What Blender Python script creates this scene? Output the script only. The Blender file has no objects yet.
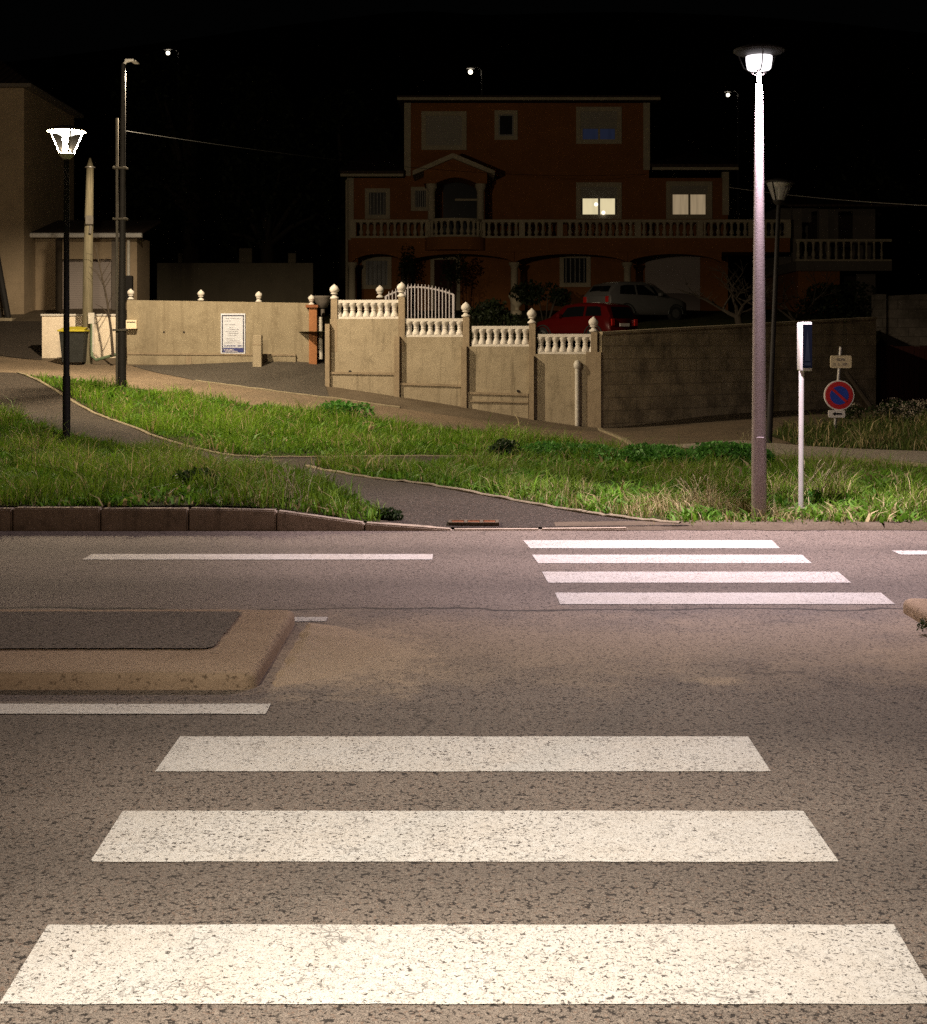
import bpy, bmesh, math, random
import numpy as np
from mathutils import Vector, Matrix, noise as mnoise
random.seed(7); rng = np.random.default_rng(7)
SC = bpy.context.scene; COL = SC.collection
PI = math.pi
F, CX, HY, CH = 1400.0, 463.5, 345.0, 1.7       # survey of the photograph: focal length in pixels, horizon row, eye height

# ------------------------------------------------------------------ helpers
def P(px, py, Y): return Vector(((px-CX)*Y/F, Y, CH-(py-HY)*Y/F))
def R(px, py):                                   # a point on the flat carriageway
    Y = CH*F/(py-HY); return Vector(((px-CX)*Y/F, Y, 0))
ORIG = {}
class MB:
    def __init__(s): s.v = []; s.f = []
    def add(s, vs, fs):
        n = len(s.v); s.v += [tuple(v) for v in vs]; s.f += [tuple(i+n for i in f) for f in fs]; return s
    def box(s, x0, x1, y0, y1, z0, z1, bev=0):
        if bev <= 0:
            return s.add([(x0,y0,z0),(x1,y0,z0),(x1,y1,z0),(x0,y1,z0),(x0,y0,z1),(x1,y0,z1),(x1,y1,z1),(x0,y1,z1)],
                     [(0,3,2,1),(4,5,6,7),(0,1,5,4),(1,2,6,5),(2,3,7,6),(3,0,4,7)])
        bm = bmesh.new(); bmesh.ops.create_cube(bm, size=1)
        for v in bm.verts: v.co = Vector(((x0+x1)/2+v.co.x*(x1-x0),(y0+y1)/2+v.co.y*(y1-y0),(z0+z1)/2+v.co.z*(z1-z0)))
        bmesh.ops.bevel(bm, geom=bm.edges[:], offset=bev, segments=2, affect='EDGES', profile=.6)
        return s.bm(bm)
    def bm(s, bm, M=None):
        bm.verts.ensure_lookup_table()
        for i, v in enumerate(bm.verts): v.index = i
        s.add([(M @ v.co if M else v.co)[:] for v in bm.verts], [[v.index for v in f.verts] for f in bm.faces]); bm.free(); return s
    def obox(s, p0, p1, th, z0, z1, off=0):      # wall segment between two ground points; z0/z1 numbers or pairs; thickness away from camera
        d = (Vector(p1[:2])-Vector(p0[:2])).normalized(); n = Vector((-d.y, d.x))
        if n.y < 0: n = -n
        z0 = z0 if isinstance(z0, tuple) else (z0, z0); z1 = z1 if isinstance(z1, tuple) else (z1, z1)
        a = Vector(p0[:2])+n*off; b = Vector(p1[:2])+n*off; c = b+n*th; e = a+n*th
        return s.add([(*a,z0[0]),(*b,z0[1]),(*c,z0[1]),(*e,z0[0]),(*a,z1[0]),(*b,z1[1]),(*c,z1[1]),(*e,z1[0])],
                     [(0,3,2,1),(4,5,6,7),(0,1,5,4),(1,2,6,5),(2,3,7,6),(3,0,4,7)])
    def tube(s, pts, r, n=8, cap=True):
        pts = [Vector(p) for p in pts]; rr = r if isinstance(r, (list, tuple)) else [r]*len(pts)
        vs = []; fs = []; ref = None
        for i, p in enumerate(pts):
            d = (pts[min(i+1,len(pts)-1)]-pts[max(i-1,0)]).normalized()
            if ref is None: ref = Vector((1,0,0)) if abs(d.x) < .8 else Vector((0,1,0))
            u = (ref-d*ref.dot(d)).normalized(); w = d.cross(u); ref = u
            for k in range(n):
                a = 2*PI*k/n; vs.append(p+(u*math.cos(a)+w*math.sin(a))*rr[i])
        for i in range(len(pts)-1):
            for k in range(n): fs.append((i*n+k, i*n+(k+1)%n, (i+1)*n+(k+1)%n, (i+1)*n+k))
        if cap: fs.append(tuple(range(n))[::-1]); fs.append(tuple(range((len(pts)-1)*n, len(pts)*n)))
        return s.add(vs, fs)
    def lathe(s, c, prof, n=14):                 # prof = [(radius, z)...]
        vs = []; fs = []
        for r, z in prof:
            for k in range(n):
                a = 2*PI*k/n; vs.append((c[0]+r*math.cos(a), c[1]+r*math.sin(a), c[2]+z))
        for i in range(len(prof)-1):
            for k in range(n): fs.append((i*n+k, i*n+(k+1)%n, (i+1)*n+(k+1)%n, (i+1)*n+k))
        fs.append(tuple(range(n))[::-1]); fs.append(tuple(range((len(prof)-1)*n, len(prof)*n)))
        return s.add(vs, fs)
    def poly(s, pts, y0, y1):                    # polygon in XZ extruded along Y
        n = len(pts)
        return s.add([(x,y0,z) for x,z in pts]+[(x,y1,z) for x,z in pts],
                     [tuple(range(n)), tuple(range(n,2*n))[::-1]]+[(i,i+n,(i+1)%n+n,(i+1)%n) for i in range(n)])
    def ring_x(s, x0, x1, z0, z1, w, y0, y1):    # a rectangular frame, four butted bars
        return s.box(x0,x1,y0,y1,z1-w,z1).box(x0,x1,y0,y1,z0,z0+w).box(x0,x0+w,y0,y1,z0+w,z1-w).box(x1-w,x1,y0,y1,z0+w,z1-w)
    def build(s, name, mat, parent=None, smooth=False, origin=None):
        o0 = ORIG.get(parent.name, Vector((0,0,0))) if parent else (origin or Vector((0,0,0)))
        me = bpy.data.meshes.new(name); me.from_pydata([(v[0]-o0[0], v[1]-o0[1], v[2]-o0[2]) for v in s.v], [], s.f)
        me.validate(); me.materials.append(mat)
        bm = bmesh.new(); bm.from_mesh(me); bmesh.ops.recalc_face_normals(bm, faces=bm.faces[:]); bm.to_mesh(me); bm.free()
        if smooth:
            me.polygons.foreach_set('use_smooth', [True]*len(me.polygons))
            try: me.set_sharp_from_angle(angle=math.radians(40))
            except Exception: pass
        o = bpy.data.objects.new(name, me); COL.objects.link(o)
        if parent: o.parent = parent
        else: o.location = o0
        ORIG[o.name] = Vector(o0)
        return o
def tag(o, label=None, cat=None, group=None, kind=None):
    for k, v in (('label',label),('category',cat),('group',group),('kind',kind)):
        if v: o[k] = v
    return o
def thing(name, label, cat, loc=(0,0,0), group=None, local=False):
    o = bpy.data.objects.new(name, None); COL.objects.link(o); o.location = loc; o.empty_display_size = .2
    ORIG[o.name] = Vector((0,0,0)) if local else Vector(loc)
    return tag(o, label, cat, group)
def copy_tree(o, parent=None):
    c = o.copy(); COL.objects.link(c)
    if parent: c.parent = parent
    for ch in list(o.children): copy_tree(ch, c)
    return c

# ------------------------------------------------------------------ materials
class NT:
    def __init__(s, name):
        s.m = bpy.data.materials.new(name); s.m.use_nodes = True; s.t = s.m.node_tree; s.t.nodes.clear()
        s.out = s.n('ShaderNodeOutputMaterial'); s.tc = s.n('ShaderNodeTexCoord')
    def n(s, typ, **k):
        nd = s.t.nodes.new(typ)
        for a, b in k.items(): setattr(nd, a, b)
        return nd
    def l(s, a, b): s.t.links.new(a, b)
    def inp(s, sock, v):
        if hasattr(v, 'is_linked') or hasattr(v, 'links'): s.l(v, sock)
        else: sock.default_value = v
    def coord(s, kind='Object', scale=(1,1,1)):
        mp = s.n('ShaderNodeMapping'); s.l(s.tc.outputs[kind], mp.inputs[0]); mp.inputs['Scale'].default_value = scale; return mp.outputs[0]
    def pos(s): return s.n('ShaderNodeNewGeometry').outputs['Position']
    def noise(s, sc, det=4, rough=.55, vec=None, dist=0):
        nd = s.n('ShaderNodeTexNoise'); nd.inputs['Scale'].default_value = sc; nd.inputs['Detail'].default_value = det
        nd.inputs['Roughness'].default_value = rough; nd.inputs['Distortion'].default_value = dist
        s.l(vec or s.pos(), nd.inputs['Vector']); return nd.outputs['Fac']
    def vor(s, sc, vec=None, feat='F1', out='Distance', rand=1):
        nd = s.n('ShaderNodeTexVoronoi', feature=feat); nd.inputs['Scale'].default_value = sc; nd.inputs['Randomness'].default_value = rand
        s.l(vec or s.pos(), nd.inputs['Vector']); return nd.outputs[out]
    def ramp(s, fac, *stops):
        nd = s.n('ShaderNodeValToRGB'); e = nd.color_ramp.elements
        while len(e) < len(stops): e.new(.5)
        for k, (p, c) in enumerate(stops):
            e[k].position = p; e[k].color = (*c, 1) if isinstance(c, tuple) else (c, c, c, 1)
        s.l(fac, nd.inputs[0]); return nd.outputs[0]
    def mix(s, fac, a, b, mode='MIX'):
        nd = s.n('ShaderNodeMix', data_type='RGBA', blend_type=mode)
        s.inp(nd.inputs[0], fac)
        for sock, v in ((nd.inputs[6], a), (nd.inputs[7], b)):
            s.inp(sock, (*v, 1) if isinstance(v, tuple) else v)
        return nd.outputs[2]
    def math(s, op, a, b=0, c=0, clamp=False):
        nd = s.n('ShaderNodeMath', operation=op, use_clamp=clamp)
        s.inp(nd.inputs[0], a); s.inp(nd.inputs[1], b); s.inp(nd.inputs[2], c); return nd.outputs[0]
    def sep(s, v):
        nd = s.n('ShaderNodeSeparateXYZ'); s.l(v, nd.inputs[0]); return nd.outputs
    def bsdf(s, col, rough=.8, bump=None, bs=.3, bd=.01, metal=0, spec=.4, **kw):
        b = s.n('ShaderNodeBsdfPrincipled')
        s.inp(b.inputs['Base Color'], (*col, 1) if isinstance(col, tuple) else col)
        s.inp(b.inputs['Roughness'], rough); b.inputs['Metallic'].default_value = metal
        b.inputs['Specular IOR Level'].default_value = spec
        for k, v in kw.items(): s.inp(b.inputs[k], v)
        if bump is not None:
            bp = s.n('ShaderNodeBump'); bp.inputs['Strength'].default_value = bs; bp.inputs['Distance'].default_value = bd
            s.l(bump, bp.inputs['Height']); s.l(bp.outputs[0], b.inputs['Normal'])
        s.l(b.outputs[0], s.out.inputs[0]); return s.m

def asphalt_nodes(t, base=(.16,.134,.11), sand=None):
    p = t.pos()
    st = t.n('ShaderNodeMapping'); t.l(p, st.inputs[0]); st.inputs['Scale'].default_value = (.92, 1, 1)
    v = st.outputs[0]
    fine = t.noise(260, 3, .7, v); med = t.noise(38, 4, .65, v); big = t.noise(1.1, 5, .6)
    mod = t.math('ADD', t.math('MULTIPLY', t.math('SUBTRACT', t.noise(1.7, 4, .6), .5), .16), t.math('MULTIPLY', t.math('SUBTRACT', t.noise(7, 3, .6), .5), .14))
    pit = t.ramp(t.math('ADD', t.noise(80, 4, .62, v, .2), mod), (.335, 1.), (.41, 0.))
    void = t.ramp(t.math('SUBTRACT', t.vor(84, v), t.math('MULTIPLY', t.noise(30, 3, .6, v), .9)), (.26, 0.), (.37, 1.))   # gaps where the stones stand apart
    pit = t.math('MAXIMUM', t.math('MULTIPLY', pit, .85), void, clamp=True)              # the small open voids between stones
    col = t.mix(t.ramp(big, (.3, 0.), (.7, 1.)), tuple(c*.72 for c in base), tuple(c*1.2 for c in base))
    stone = t.sep(t.vor(120, v, out='Color'))
    col = t.mix(t.ramp(stone[2], (.0, .55), (.5, 0.)), col, tuple(c*.4 for c in base)); col = t.mix(t.ramp(stone[2], (.6, 0.), (1., .6)), col, tuple(c*2.1 for c in base))
    col = t.mix(t.ramp(fine, (.44, 0.), (.62, 1.)), col, tuple(c*1.9 for c in base)); col = t.mix(t.ramp(fine, (.34, .85), (.5, 0.)), col, tuple(c*.25 for c in base))
    chip = t.vor(150, v, out='Color'); cs = t.sep(chip)
    col = t.mix(t.ramp(cs[0], (.955, 0.), (.965, .45)), col, (.40,.34,.28))
    col = t.mix(t.ramp(cs[1], (.93, 0.), (.94, .5)), col, (.20,.12,.08))
    if sand is not None:
        sm = t.math('MULTIPLY', sand, t.ramp(med, (.25, .45), (.5, 1.)), clamp=True)
        col = t.mix(sm, col, t.mix(t.ramp(fine, (.3, 0.), (.7, 1.)), (.34,.255,.17), (.55,.43,.30)))
        pit = t.math('MULTIPLY', pit, t.math('SUBTRACT', 1.0, t.math('MULTIPLY', sm, .55)))
    col = t.mix(t.math('MULTIPLY', pit, .88), col, (.012,.01,.009))
    hgt = t.math('SUBTRACT', t.math('ADD', t.math('MULTIPLY', fine, .35), t.math('MULTIPLY', med, .4)), t.math('MULTIPLY', pit, .8))
    return col, hgt, pit, fine, med, big

def blob(t, cx, cy, rx, ry, dist, lo=.55, hi=1.25):         # a patch of spilt sand round a point of the carriageway
    s3 = t.sep(t.pos())
    a = t.math('DIVIDE', t.math('SUBTRACT', s3[0], cx), rx); b = t.math('DIVIDE', t.math('SUBTRACT', s3[1], cy), ry)
    d = t.math('SQRT', t.math('ADD', t.math('MULTIPLY', a, a), t.math('MULTIPLY', b, b)))
    d = t.math('ADD', d, t.math('MULTIPLY', t.math('SUBTRACT', dist, .5), 1.7))
    return t.ramp(d, (lo*.7, 1.), (min(hi*.8, 1), 0.))

def mat_road():
    t = NT('asphalt_road')
    nz = t.noise(2.3, 6, .7); nz2 = t.noise(5, 6, .75)
    s3 = t.sep(t.pos())
    band = t.math('ABSOLUTE', t.math('SUBTRACT', s3[1], 7.95))   # dust gathered along the middle of the road, away from the tyres
    band = t.math('ADD', t.math('MULTIPLY', band, .62), t.math('MULTIPLY', t.math('SUBTRACT', nz, .5), 1.4))
    band = t.ramp(band, (.15, .55), (.72, 0.))
    sd = t.math('MAXIMUM', band, blob(t, -.62, 7.7, .78, 1.05, nz2))
    sd = t.math('MAXIMUM', sd, t.math('MULTIPLY', blob(t, 2.75, 7.7, 1.0, .8, nz), .8))
    sd = t.math('MAXIMUM', sd, t.math('MULTIPLY', blob(t, 1.27, 7.1, .22, .13, nz2), .7))
    edge = t.ramp(t.math('ADD', s3[1], t.math('MULTIPLY', t.math('SUBTRACT', nz2, .5), .5)), (0., 0.), (1., 0.))
    col, h, pit, fine, med, big = asphalt_nodes(t, (.158,.130,.107), sd)
    wob = t.math('ADD', s3[1], t.math('MULTIPLY', t.math('SUBTRACT', t.noise(.9, 5, .6), .5), .5))  # sealed seam between the two lanes
    seam = t.math('ABSOLUTE', t.math('SUBTRACT', wob, 9.0))
    col = t.mix(t.math('MULTIPLY', t.ramp(seam, (.012, 1.), (.035, 0.)), .8), col, (.015,.012,.011))
    trk = t.math('MINIMUM', t.math('MINIMUM', t.math('ABSOLUTE', t.math('SUBTRACT', s3[1], 4.55)), t.math('ABSOLUTE', t.math('SUBTRACT', s3[1], 6.2))), t.math('MINIMUM', t.math('ABSOLUTE', t.math('SUBTRACT', s3[1], 9.9)), t.math('ABSOLUTE', t.math('SUBTRACT', s3[1], 11.6))))
    trk = t.ramp(t.math('ADD', trk, t.math('MULTIPLY', t.math('SUBTRACT', nz, .5), .7)), (.05, 1.), (.55, 0.))   # lanes polished and darkened by tyres
    col = t.mix(t.math('MULTIPLY', trk, .32), col, (.045,.038,.033)); ol = t.ramp(t.math('ADD', t.noise(.75, 6, .72), t.math('MULTIPLY', t.math('SUBTRACT', med, .5), .2)), (.64, 0.), (.72, .55)); col = t.mix(ol, col, (.03,.026,.022))
    cv = t.n('ShaderNodeVectorMath', operation='ADD'); t.l(t.pos(), cv.inputs[0]); cn = t.n('ShaderNodeTexNoise'); cn.inputs['Scale'].default_value = 1.6; cn.inputs['Detail'].default_value = 6; t.l(t.pos(), cn.inputs['Vector']); cs_ = t.n('ShaderNodeVectorMath', operation='SCALE'); t.l(cn.outputs['Color'], cs_.inputs[0]); cs_.inputs['Scale'].default_value = .9; t.l(cs_.outputs[0], cv.inputs[1])
    ck = t.math('MULTIPLY', t.ramp(t.vor(.42, cv.outputs[0], 'DISTANCE_TO_EDGE'), (.002, 1.), (.008, 0.)), t.ramp(t.noise(.6, 3), (.5, 0.), (.58, .45))); col = t.mix(ck, col, (.014,.012,.010))   # hairline cracks
    return t.bsdf(col, t.ramp(fine, (.2, .75), (.8, .98)), h, .6, .012, spec=.25)
def mat_paint():
    t = NT('road_paint')
    col, h, pit, fine, med, big = asphalt_nodes(t)
    v = t.coord('Generated')
    wear = t.noise(.8, 3, .6); p = t.pos()
    pn = t.noise(72, 3, .55, None, .7); thr = t.math('ADD', pn, t.math('MULTIPLY', t.math('SUBTRACT', wear, .5), -.2))
    hole = t.math('MAXIMUM', t.ramp(thr, (.355, 1.), (.41, 0.)), t.math('MULTIPLY', t.ramp(t.noise(190, 2, .6), (.32, 1.), (.40, 0.)), .75))
    wv = t.n('ShaderNodeVectorMath', operation='ADD'); t.l(p, wv.inputs[0])
    dn = t.n('ShaderNodeTexNoise'); dn.inputs['Scale'].default_value = 14; t.l(p, dn.inputs['Vector'])
    sc = t.n('ShaderNodeVectorMath', operation='SCALE'); t.l(dn.outputs['Color'], sc.inputs[0]); sc.inputs['Scale'].default_value = .09
    t.l(sc.outputs[0], wv.inputs[1])
    crk = t.vor(22, wv.outputs[0], 'DISTANCE_TO_EDGE')
    crack = t.math('MULTIPLY', t.ramp(crk, (.02, .9), (.06, 0.)), t.ramp(t.noise(6.1, 5, .7), (.52, 0.), (.62, .75)))
    m = t.math('MAXIMUM', hole, crack, clamp=True)
    pc = t.mix(t.ramp(med, (.3, 0.), (.75, 1.)), (.54,.51,.46), (.70,.68,.64))
    pc = t.mix(t.ramp(t.noise(2.2, 5, .7), (.45, 0.), (.72, .5)), pc, (.56,.50,.42))
    pc = t.mix(t.ramp(t.noise(230, 2, .7), (.35, .22), (.55, 0.)), pc, (.42,.38,.33))
    c = t.mix(t.math('MULTIPLY', m, .92), pc, (.05,.039,.032))
    hh = t.math('SUBTRACT', t.math('MULTIPLY', fine, .25), t.math('MULTIPLY', m, .6))
    return t.bsdf(c, .75, hh, .55, .008, spec=.3)
def mat_path():
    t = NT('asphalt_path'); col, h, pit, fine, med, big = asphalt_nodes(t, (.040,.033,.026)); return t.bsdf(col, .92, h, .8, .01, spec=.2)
def mat_side():
    t = NT('pale_side_road'); col, h, pit, fine, med, big = asphalt_nodes(t, (.34,.30,.24)); return t.bsdf(col, .92, h, .4, .01, spec=.2)
def mat_infill():
    t = NT('asphalt_infill'); col, h, pit, fine, med, big = asphalt_nodes(t, (.135,.112,.092)); return t.bsdf(col, .92, h, .7, .01, spec=.2)
def mat_sand():
    t = NT('spilt_sand'); f = t.noise(210, 4, .75); m = t.noise(30, 4, .7); c = t.mix(t.ramp(f, (.35, 0.), (.65, 1.)), (.36,.27,.18), (.58,.46,.33)); c = t.mix(t.ramp(m, (.3, .6), (.42, 0.)), c, (.12,.09,.06)); return t.bsdf(c, .97, t.math('ADD', f, m), .6, .012, spec=.1)
def mat_drive():
    t = NT('asphalt_drive'); col, h, pit, fine, med, big = asphalt_nodes(t, (.07,.062,.05)); return t.bsdf(col, .92, h, .8, .01, spec=.2)
def mat_pavement():
    t = NT('pavement'); col, h, pit, fine, med, big = asphalt_nodes(t, (.17,.128,.085))
    col = t.mix(t.ramp(t.noise(.6, 6, .7), (.45, 0.), (.65, .5)), col, (.10,.085,.06)); return t.bsdf(col, .95, h, .6, .01, spec=.15)
def mat_ground():
    t = NT('earth'); n1 = t.noise(1.3, 6, .7); n2 = t.noise(40, 4, .7)
    c = t.mix(t.ramp(n1, (.35, 0.), (.65, 1.)), (.11,.085,.058), (.17,.137,.098)); c = t.mix(t.ramp(n2, (.4, 0.), (.7, .6)), c, (.07,.055,.038))
    return t.bsdf(c, .97, n2, .8, .02, spec=.1)
def mat_sod():
    t = NT('sod'); n1 = t.noise(2.3, 6, .7); n2 = t.noise(30, 4, .7)
    c = t.mix(t.ramp(n1, (.35, 0.), (.65, 1.)), (.035,.045,.014), (.075,.065,.028)); c = t.mix(t.ramp(n2, (.4, 0.), (.7, .7)), c, (.02,.028,.008))
    return t.bsdf(c, .97, n2, 1, .03, spec=.1)
def mat_conc(name, c0, c1, stain=(.05,.045,.035), sa=.45, sc=1., bump=.35, streak=.35):
    t = NT(name); n1 = t.noise(.9*sc, 6, .68, None, .6); n2 = t.noise(26*sc, 5, .65); n3 = t.noise(3.2*sc, 6, .75, None, .3)
    mp = t.n('ShaderNodeMapping'); t.l(t.pos(), mp.inputs[0]); mp.inputs['Scale'].default_value = (7*sc, 7*sc, .55*sc)
    n4 = t.noise(1, 5, .65, mp.outputs[0])
    c = t.mix(t.ramp(n1, (.3, 0.), (.7, 1.)), c0, c1); c = t.mix(t.math('MULTIPLY', t.ramp(n3, (.5, 0.), (.68, 1.)), sa), c, stain)
    c = t.mix(t.math('MULTIPLY', t.ramp(n4, (.52, 0.), (.7, 1.)), streak), c, stain); c = t.mix(t.ramp(n2, (.35, .28), (.6, 0.)), c, tuple(x*.55 for x in c0))
    return t.bsdf(c, .92, t.math('ADD', n2, t.math('MULTIPLY', n3, .6)), bump, .02, spec=.2)
def mat_island():
    t = NT('gritty_island_concrete'); f = t.noise(150, 4, .75); m = t.noise(36, 4, .65); g = t.noise(1.6, 6, .7)
    c = t.mix(t.ramp(g, (.3, 0.), (.7, 1.)), (.40,.29,.19), (.53,.40,.27)); c = t.mix(t.ramp(m, (.34, .75), (.44, 0.)), c, (.10,.07,.045)); c = t.mix(t.ramp(f, (.3, .5), (.55, 0.)), c, (.16,.115,.075))
    return t.bsdf(c, .95, t.math('ADD', f, m), .7, .012, spec=.15)
def mat_blocks(name, c0, c1):
    t = NT(name); s = t.sep(t.pos()); cb = t.n('ShaderNodeCombineXYZ'); t.l(t.math('ADD', t.math('MULTIPLY', s[0], 1.), t.math('MULTIPLY', s[1], .9)), cb.inputs[0]); t.l(s[2], cb.inputs[1])
    b = t.n('ShaderNodeTexBrick'); t.l(cb.outputs[0], b.inputs['Vector']); b.inputs['Scale'].default_value = 1; b.inputs['Brick Width'].default_value = .55
    b.inputs['Row Height'].default_value = .28; b.inputs['Mortar Size'].default_value = .012; b.inputs['Color1'].default_value = (*c0, 1); b.inputs['Color2'].default_value = (*c1, 1)
    b.inputs['Mortar'].default_value = tuple(x*.72 for x in c0)+(1,)
    n3 = t.noise(1.6, 6, .75); n2 = t.noise(24, 5, .7)
    c = t.mix(t.ramp(n3, (.42, 0.), (.68, .75)), b.outputs['Color'], (.045,.04,.03)); c = t.mix(t.ramp(n2, (.3, .4), (.6, 0.)), c, tuple(x*.4 for x in c0))
    return t.bsdf(c, .95, t.math('SUBTRACT', n2, t.math('MULTIPLY', b.outputs['Fac'], .4)), .35, .02, spec=.15)
def mat_plain(name, col, rough=.6, metal=0, spec=.4, var=.18, sc=9, bump=0.1):
    t = NT(name); n1 = t.noise(sc, 6, .7, t.coord()); n2 = t.noise(sc*7, 4, .6, t.coord())
    c = t.mix(t.ramp(n1, (.35, 0.), (.68, 1.)), tuple(x*(1-var) for x in col), tuple(min(1, x*(1+var)) for x in col))
    return t.bsdf(c, t.math('ADD', rough-.08, t.math('MULTIPLY', n1, .16)), n2, bump, .004, metal=metal, spec=spec)
def mat_render(name, col): return mat_conc(name, tuple(x*.86 for x in col), tuple(x*1.1 for x in col), tuple(x*.4 for x in col), .25, 1, .2, .15)
def mat_emit(name, col, st):
    t = NT(name); e = t.n('ShaderNodeEmission'); e.inputs[0].default_value = (*col, 1); e.inputs[1].default_value = st; t.m.cycles.emission_sampling = 'NONE'; t.l(e.outputs[0], t.out.inputs[0]); return t.m
def mat_room(name, col, st, sc):
    t = NT(name); s3 = t.sep(t.pos()); cb = t.n('ShaderNodeCombineXYZ'); t.l(t.math('MULTIPLY', s3[0], sc), cb.inputs[0]); t.l(t.math('MULTIPLY', s3[2], .5), cb.inputs[1])
    f = t.ramp(t.noise(1, 4, .6, cb.outputs[0]), (.32, .45), (.62, 1.1)); e = t.n('ShaderNodeEmission'); t.l(t.mix(f, tuple(c*.5 for c in col), col), e.inputs[0]); e.inputs[1].default_value = st
    t.m.cycles.emission_sampling = 'NONE'; t.l(e.outputs[0], t.out.inputs[0]); return t.m
def mat_glass(name, tint=(.9,.92,.92), fac=.03, rough=.05, g0=.003):
    t = NT(name); a = t.n('ShaderNodeBsdfTransparent'); a.inputs[0].default_value = (*tint, 1); g = t.n('ShaderNodeBsdfPrincipled')
    g.inputs['Base Color'].default_value = (g0,g0,g0,1); g.inputs['Roughness'].default_value = rough
    m = t.n('ShaderNodeMixShader'); m.inputs[0].default_value = fac; t.l(a.outputs[0], m.inputs[1]); t.l(g.outputs[0], m.inputs[2]); t.l(m.outputs[0], t.out.inputs[0]); return t.m
def mat_leaf(name, c0, c1, attr=False, trans=.3):
    t = NT(name)
    if attr:
        a = t.n('ShaderNodeAttribute'); a.attribute_name = 'tint'; c = a.outputs['Color']
    else:
        i = t.n('ShaderNodeNewGeometry'); c = t.mix(i.outputs['Random Per Island'], c0, c1)
    b = t.n('ShaderNodeBsdfPrincipled'); t.l(c, b.inputs['Base Color']); b.inputs['Roughness'].default_value = .6; b.inputs['Specular IOR Level'].default_value = .25
    tr = t.n('ShaderNodeBsdfTranslucent'); t.l(c, tr.inputs[0]); m = t.n('ShaderNodeMixShader'); m.inputs[0].default_value = trans
    t.l(b.outputs[0], m.inputs[1]); t.l(tr.outputs[0], m.inputs[2]); t.l(m.outputs[0], t.out.inputs[0]); return t.m
def mat_wood(name, c0, c1):
    t = NT(name); mp = t.n('ShaderNodeMapping'); t.l(t.pos(), mp.inputs[0]); mp.inputs['Scale'].default_value = (40, 40, 2.2); n = t.noise(1, 5, .65, mp.outputs[0], .4)
    return t.bsdf(t.mix(t.ramp(n, (.3, 0.), (.7, 1.)), c0, c1), .85, n, .4, .01, spec=.2)
def mat_shutter(name, c):                                     # horizontal slats
    t = NT(name); s = t.sep(t.pos()); w = t.math('FRACT', t.math('MULTIPLY', s[2], 16)); 
    return t.bsdf(t.mix(t.noise(3, 4), tuple(x*.8 for x in c), c), .6, t.ramp(w, (.0, 0.), (.15, 1.), (.85, 1.), (1., 0.)), .6, .01)
def mat_tiles(name, c0, c1):
    t = NT(name); s = t.sep(t.pos()); w = t.math('FRACT', t.math('MULTIPLY', s[0], 4.5)); w2 = t.math('FRACT', t.math('MULTIPLY', s[1], 3))
    h = t.math('ADD', t.math('SINE', t.math('MULTIPLY', w, 3.1416)), t.math('MULTIPLY', w2, .5))
    return t.bsdf(t.mix(t.noise(2.5, 5, .7), c0, c1), .85, h, .8, .04)

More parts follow.
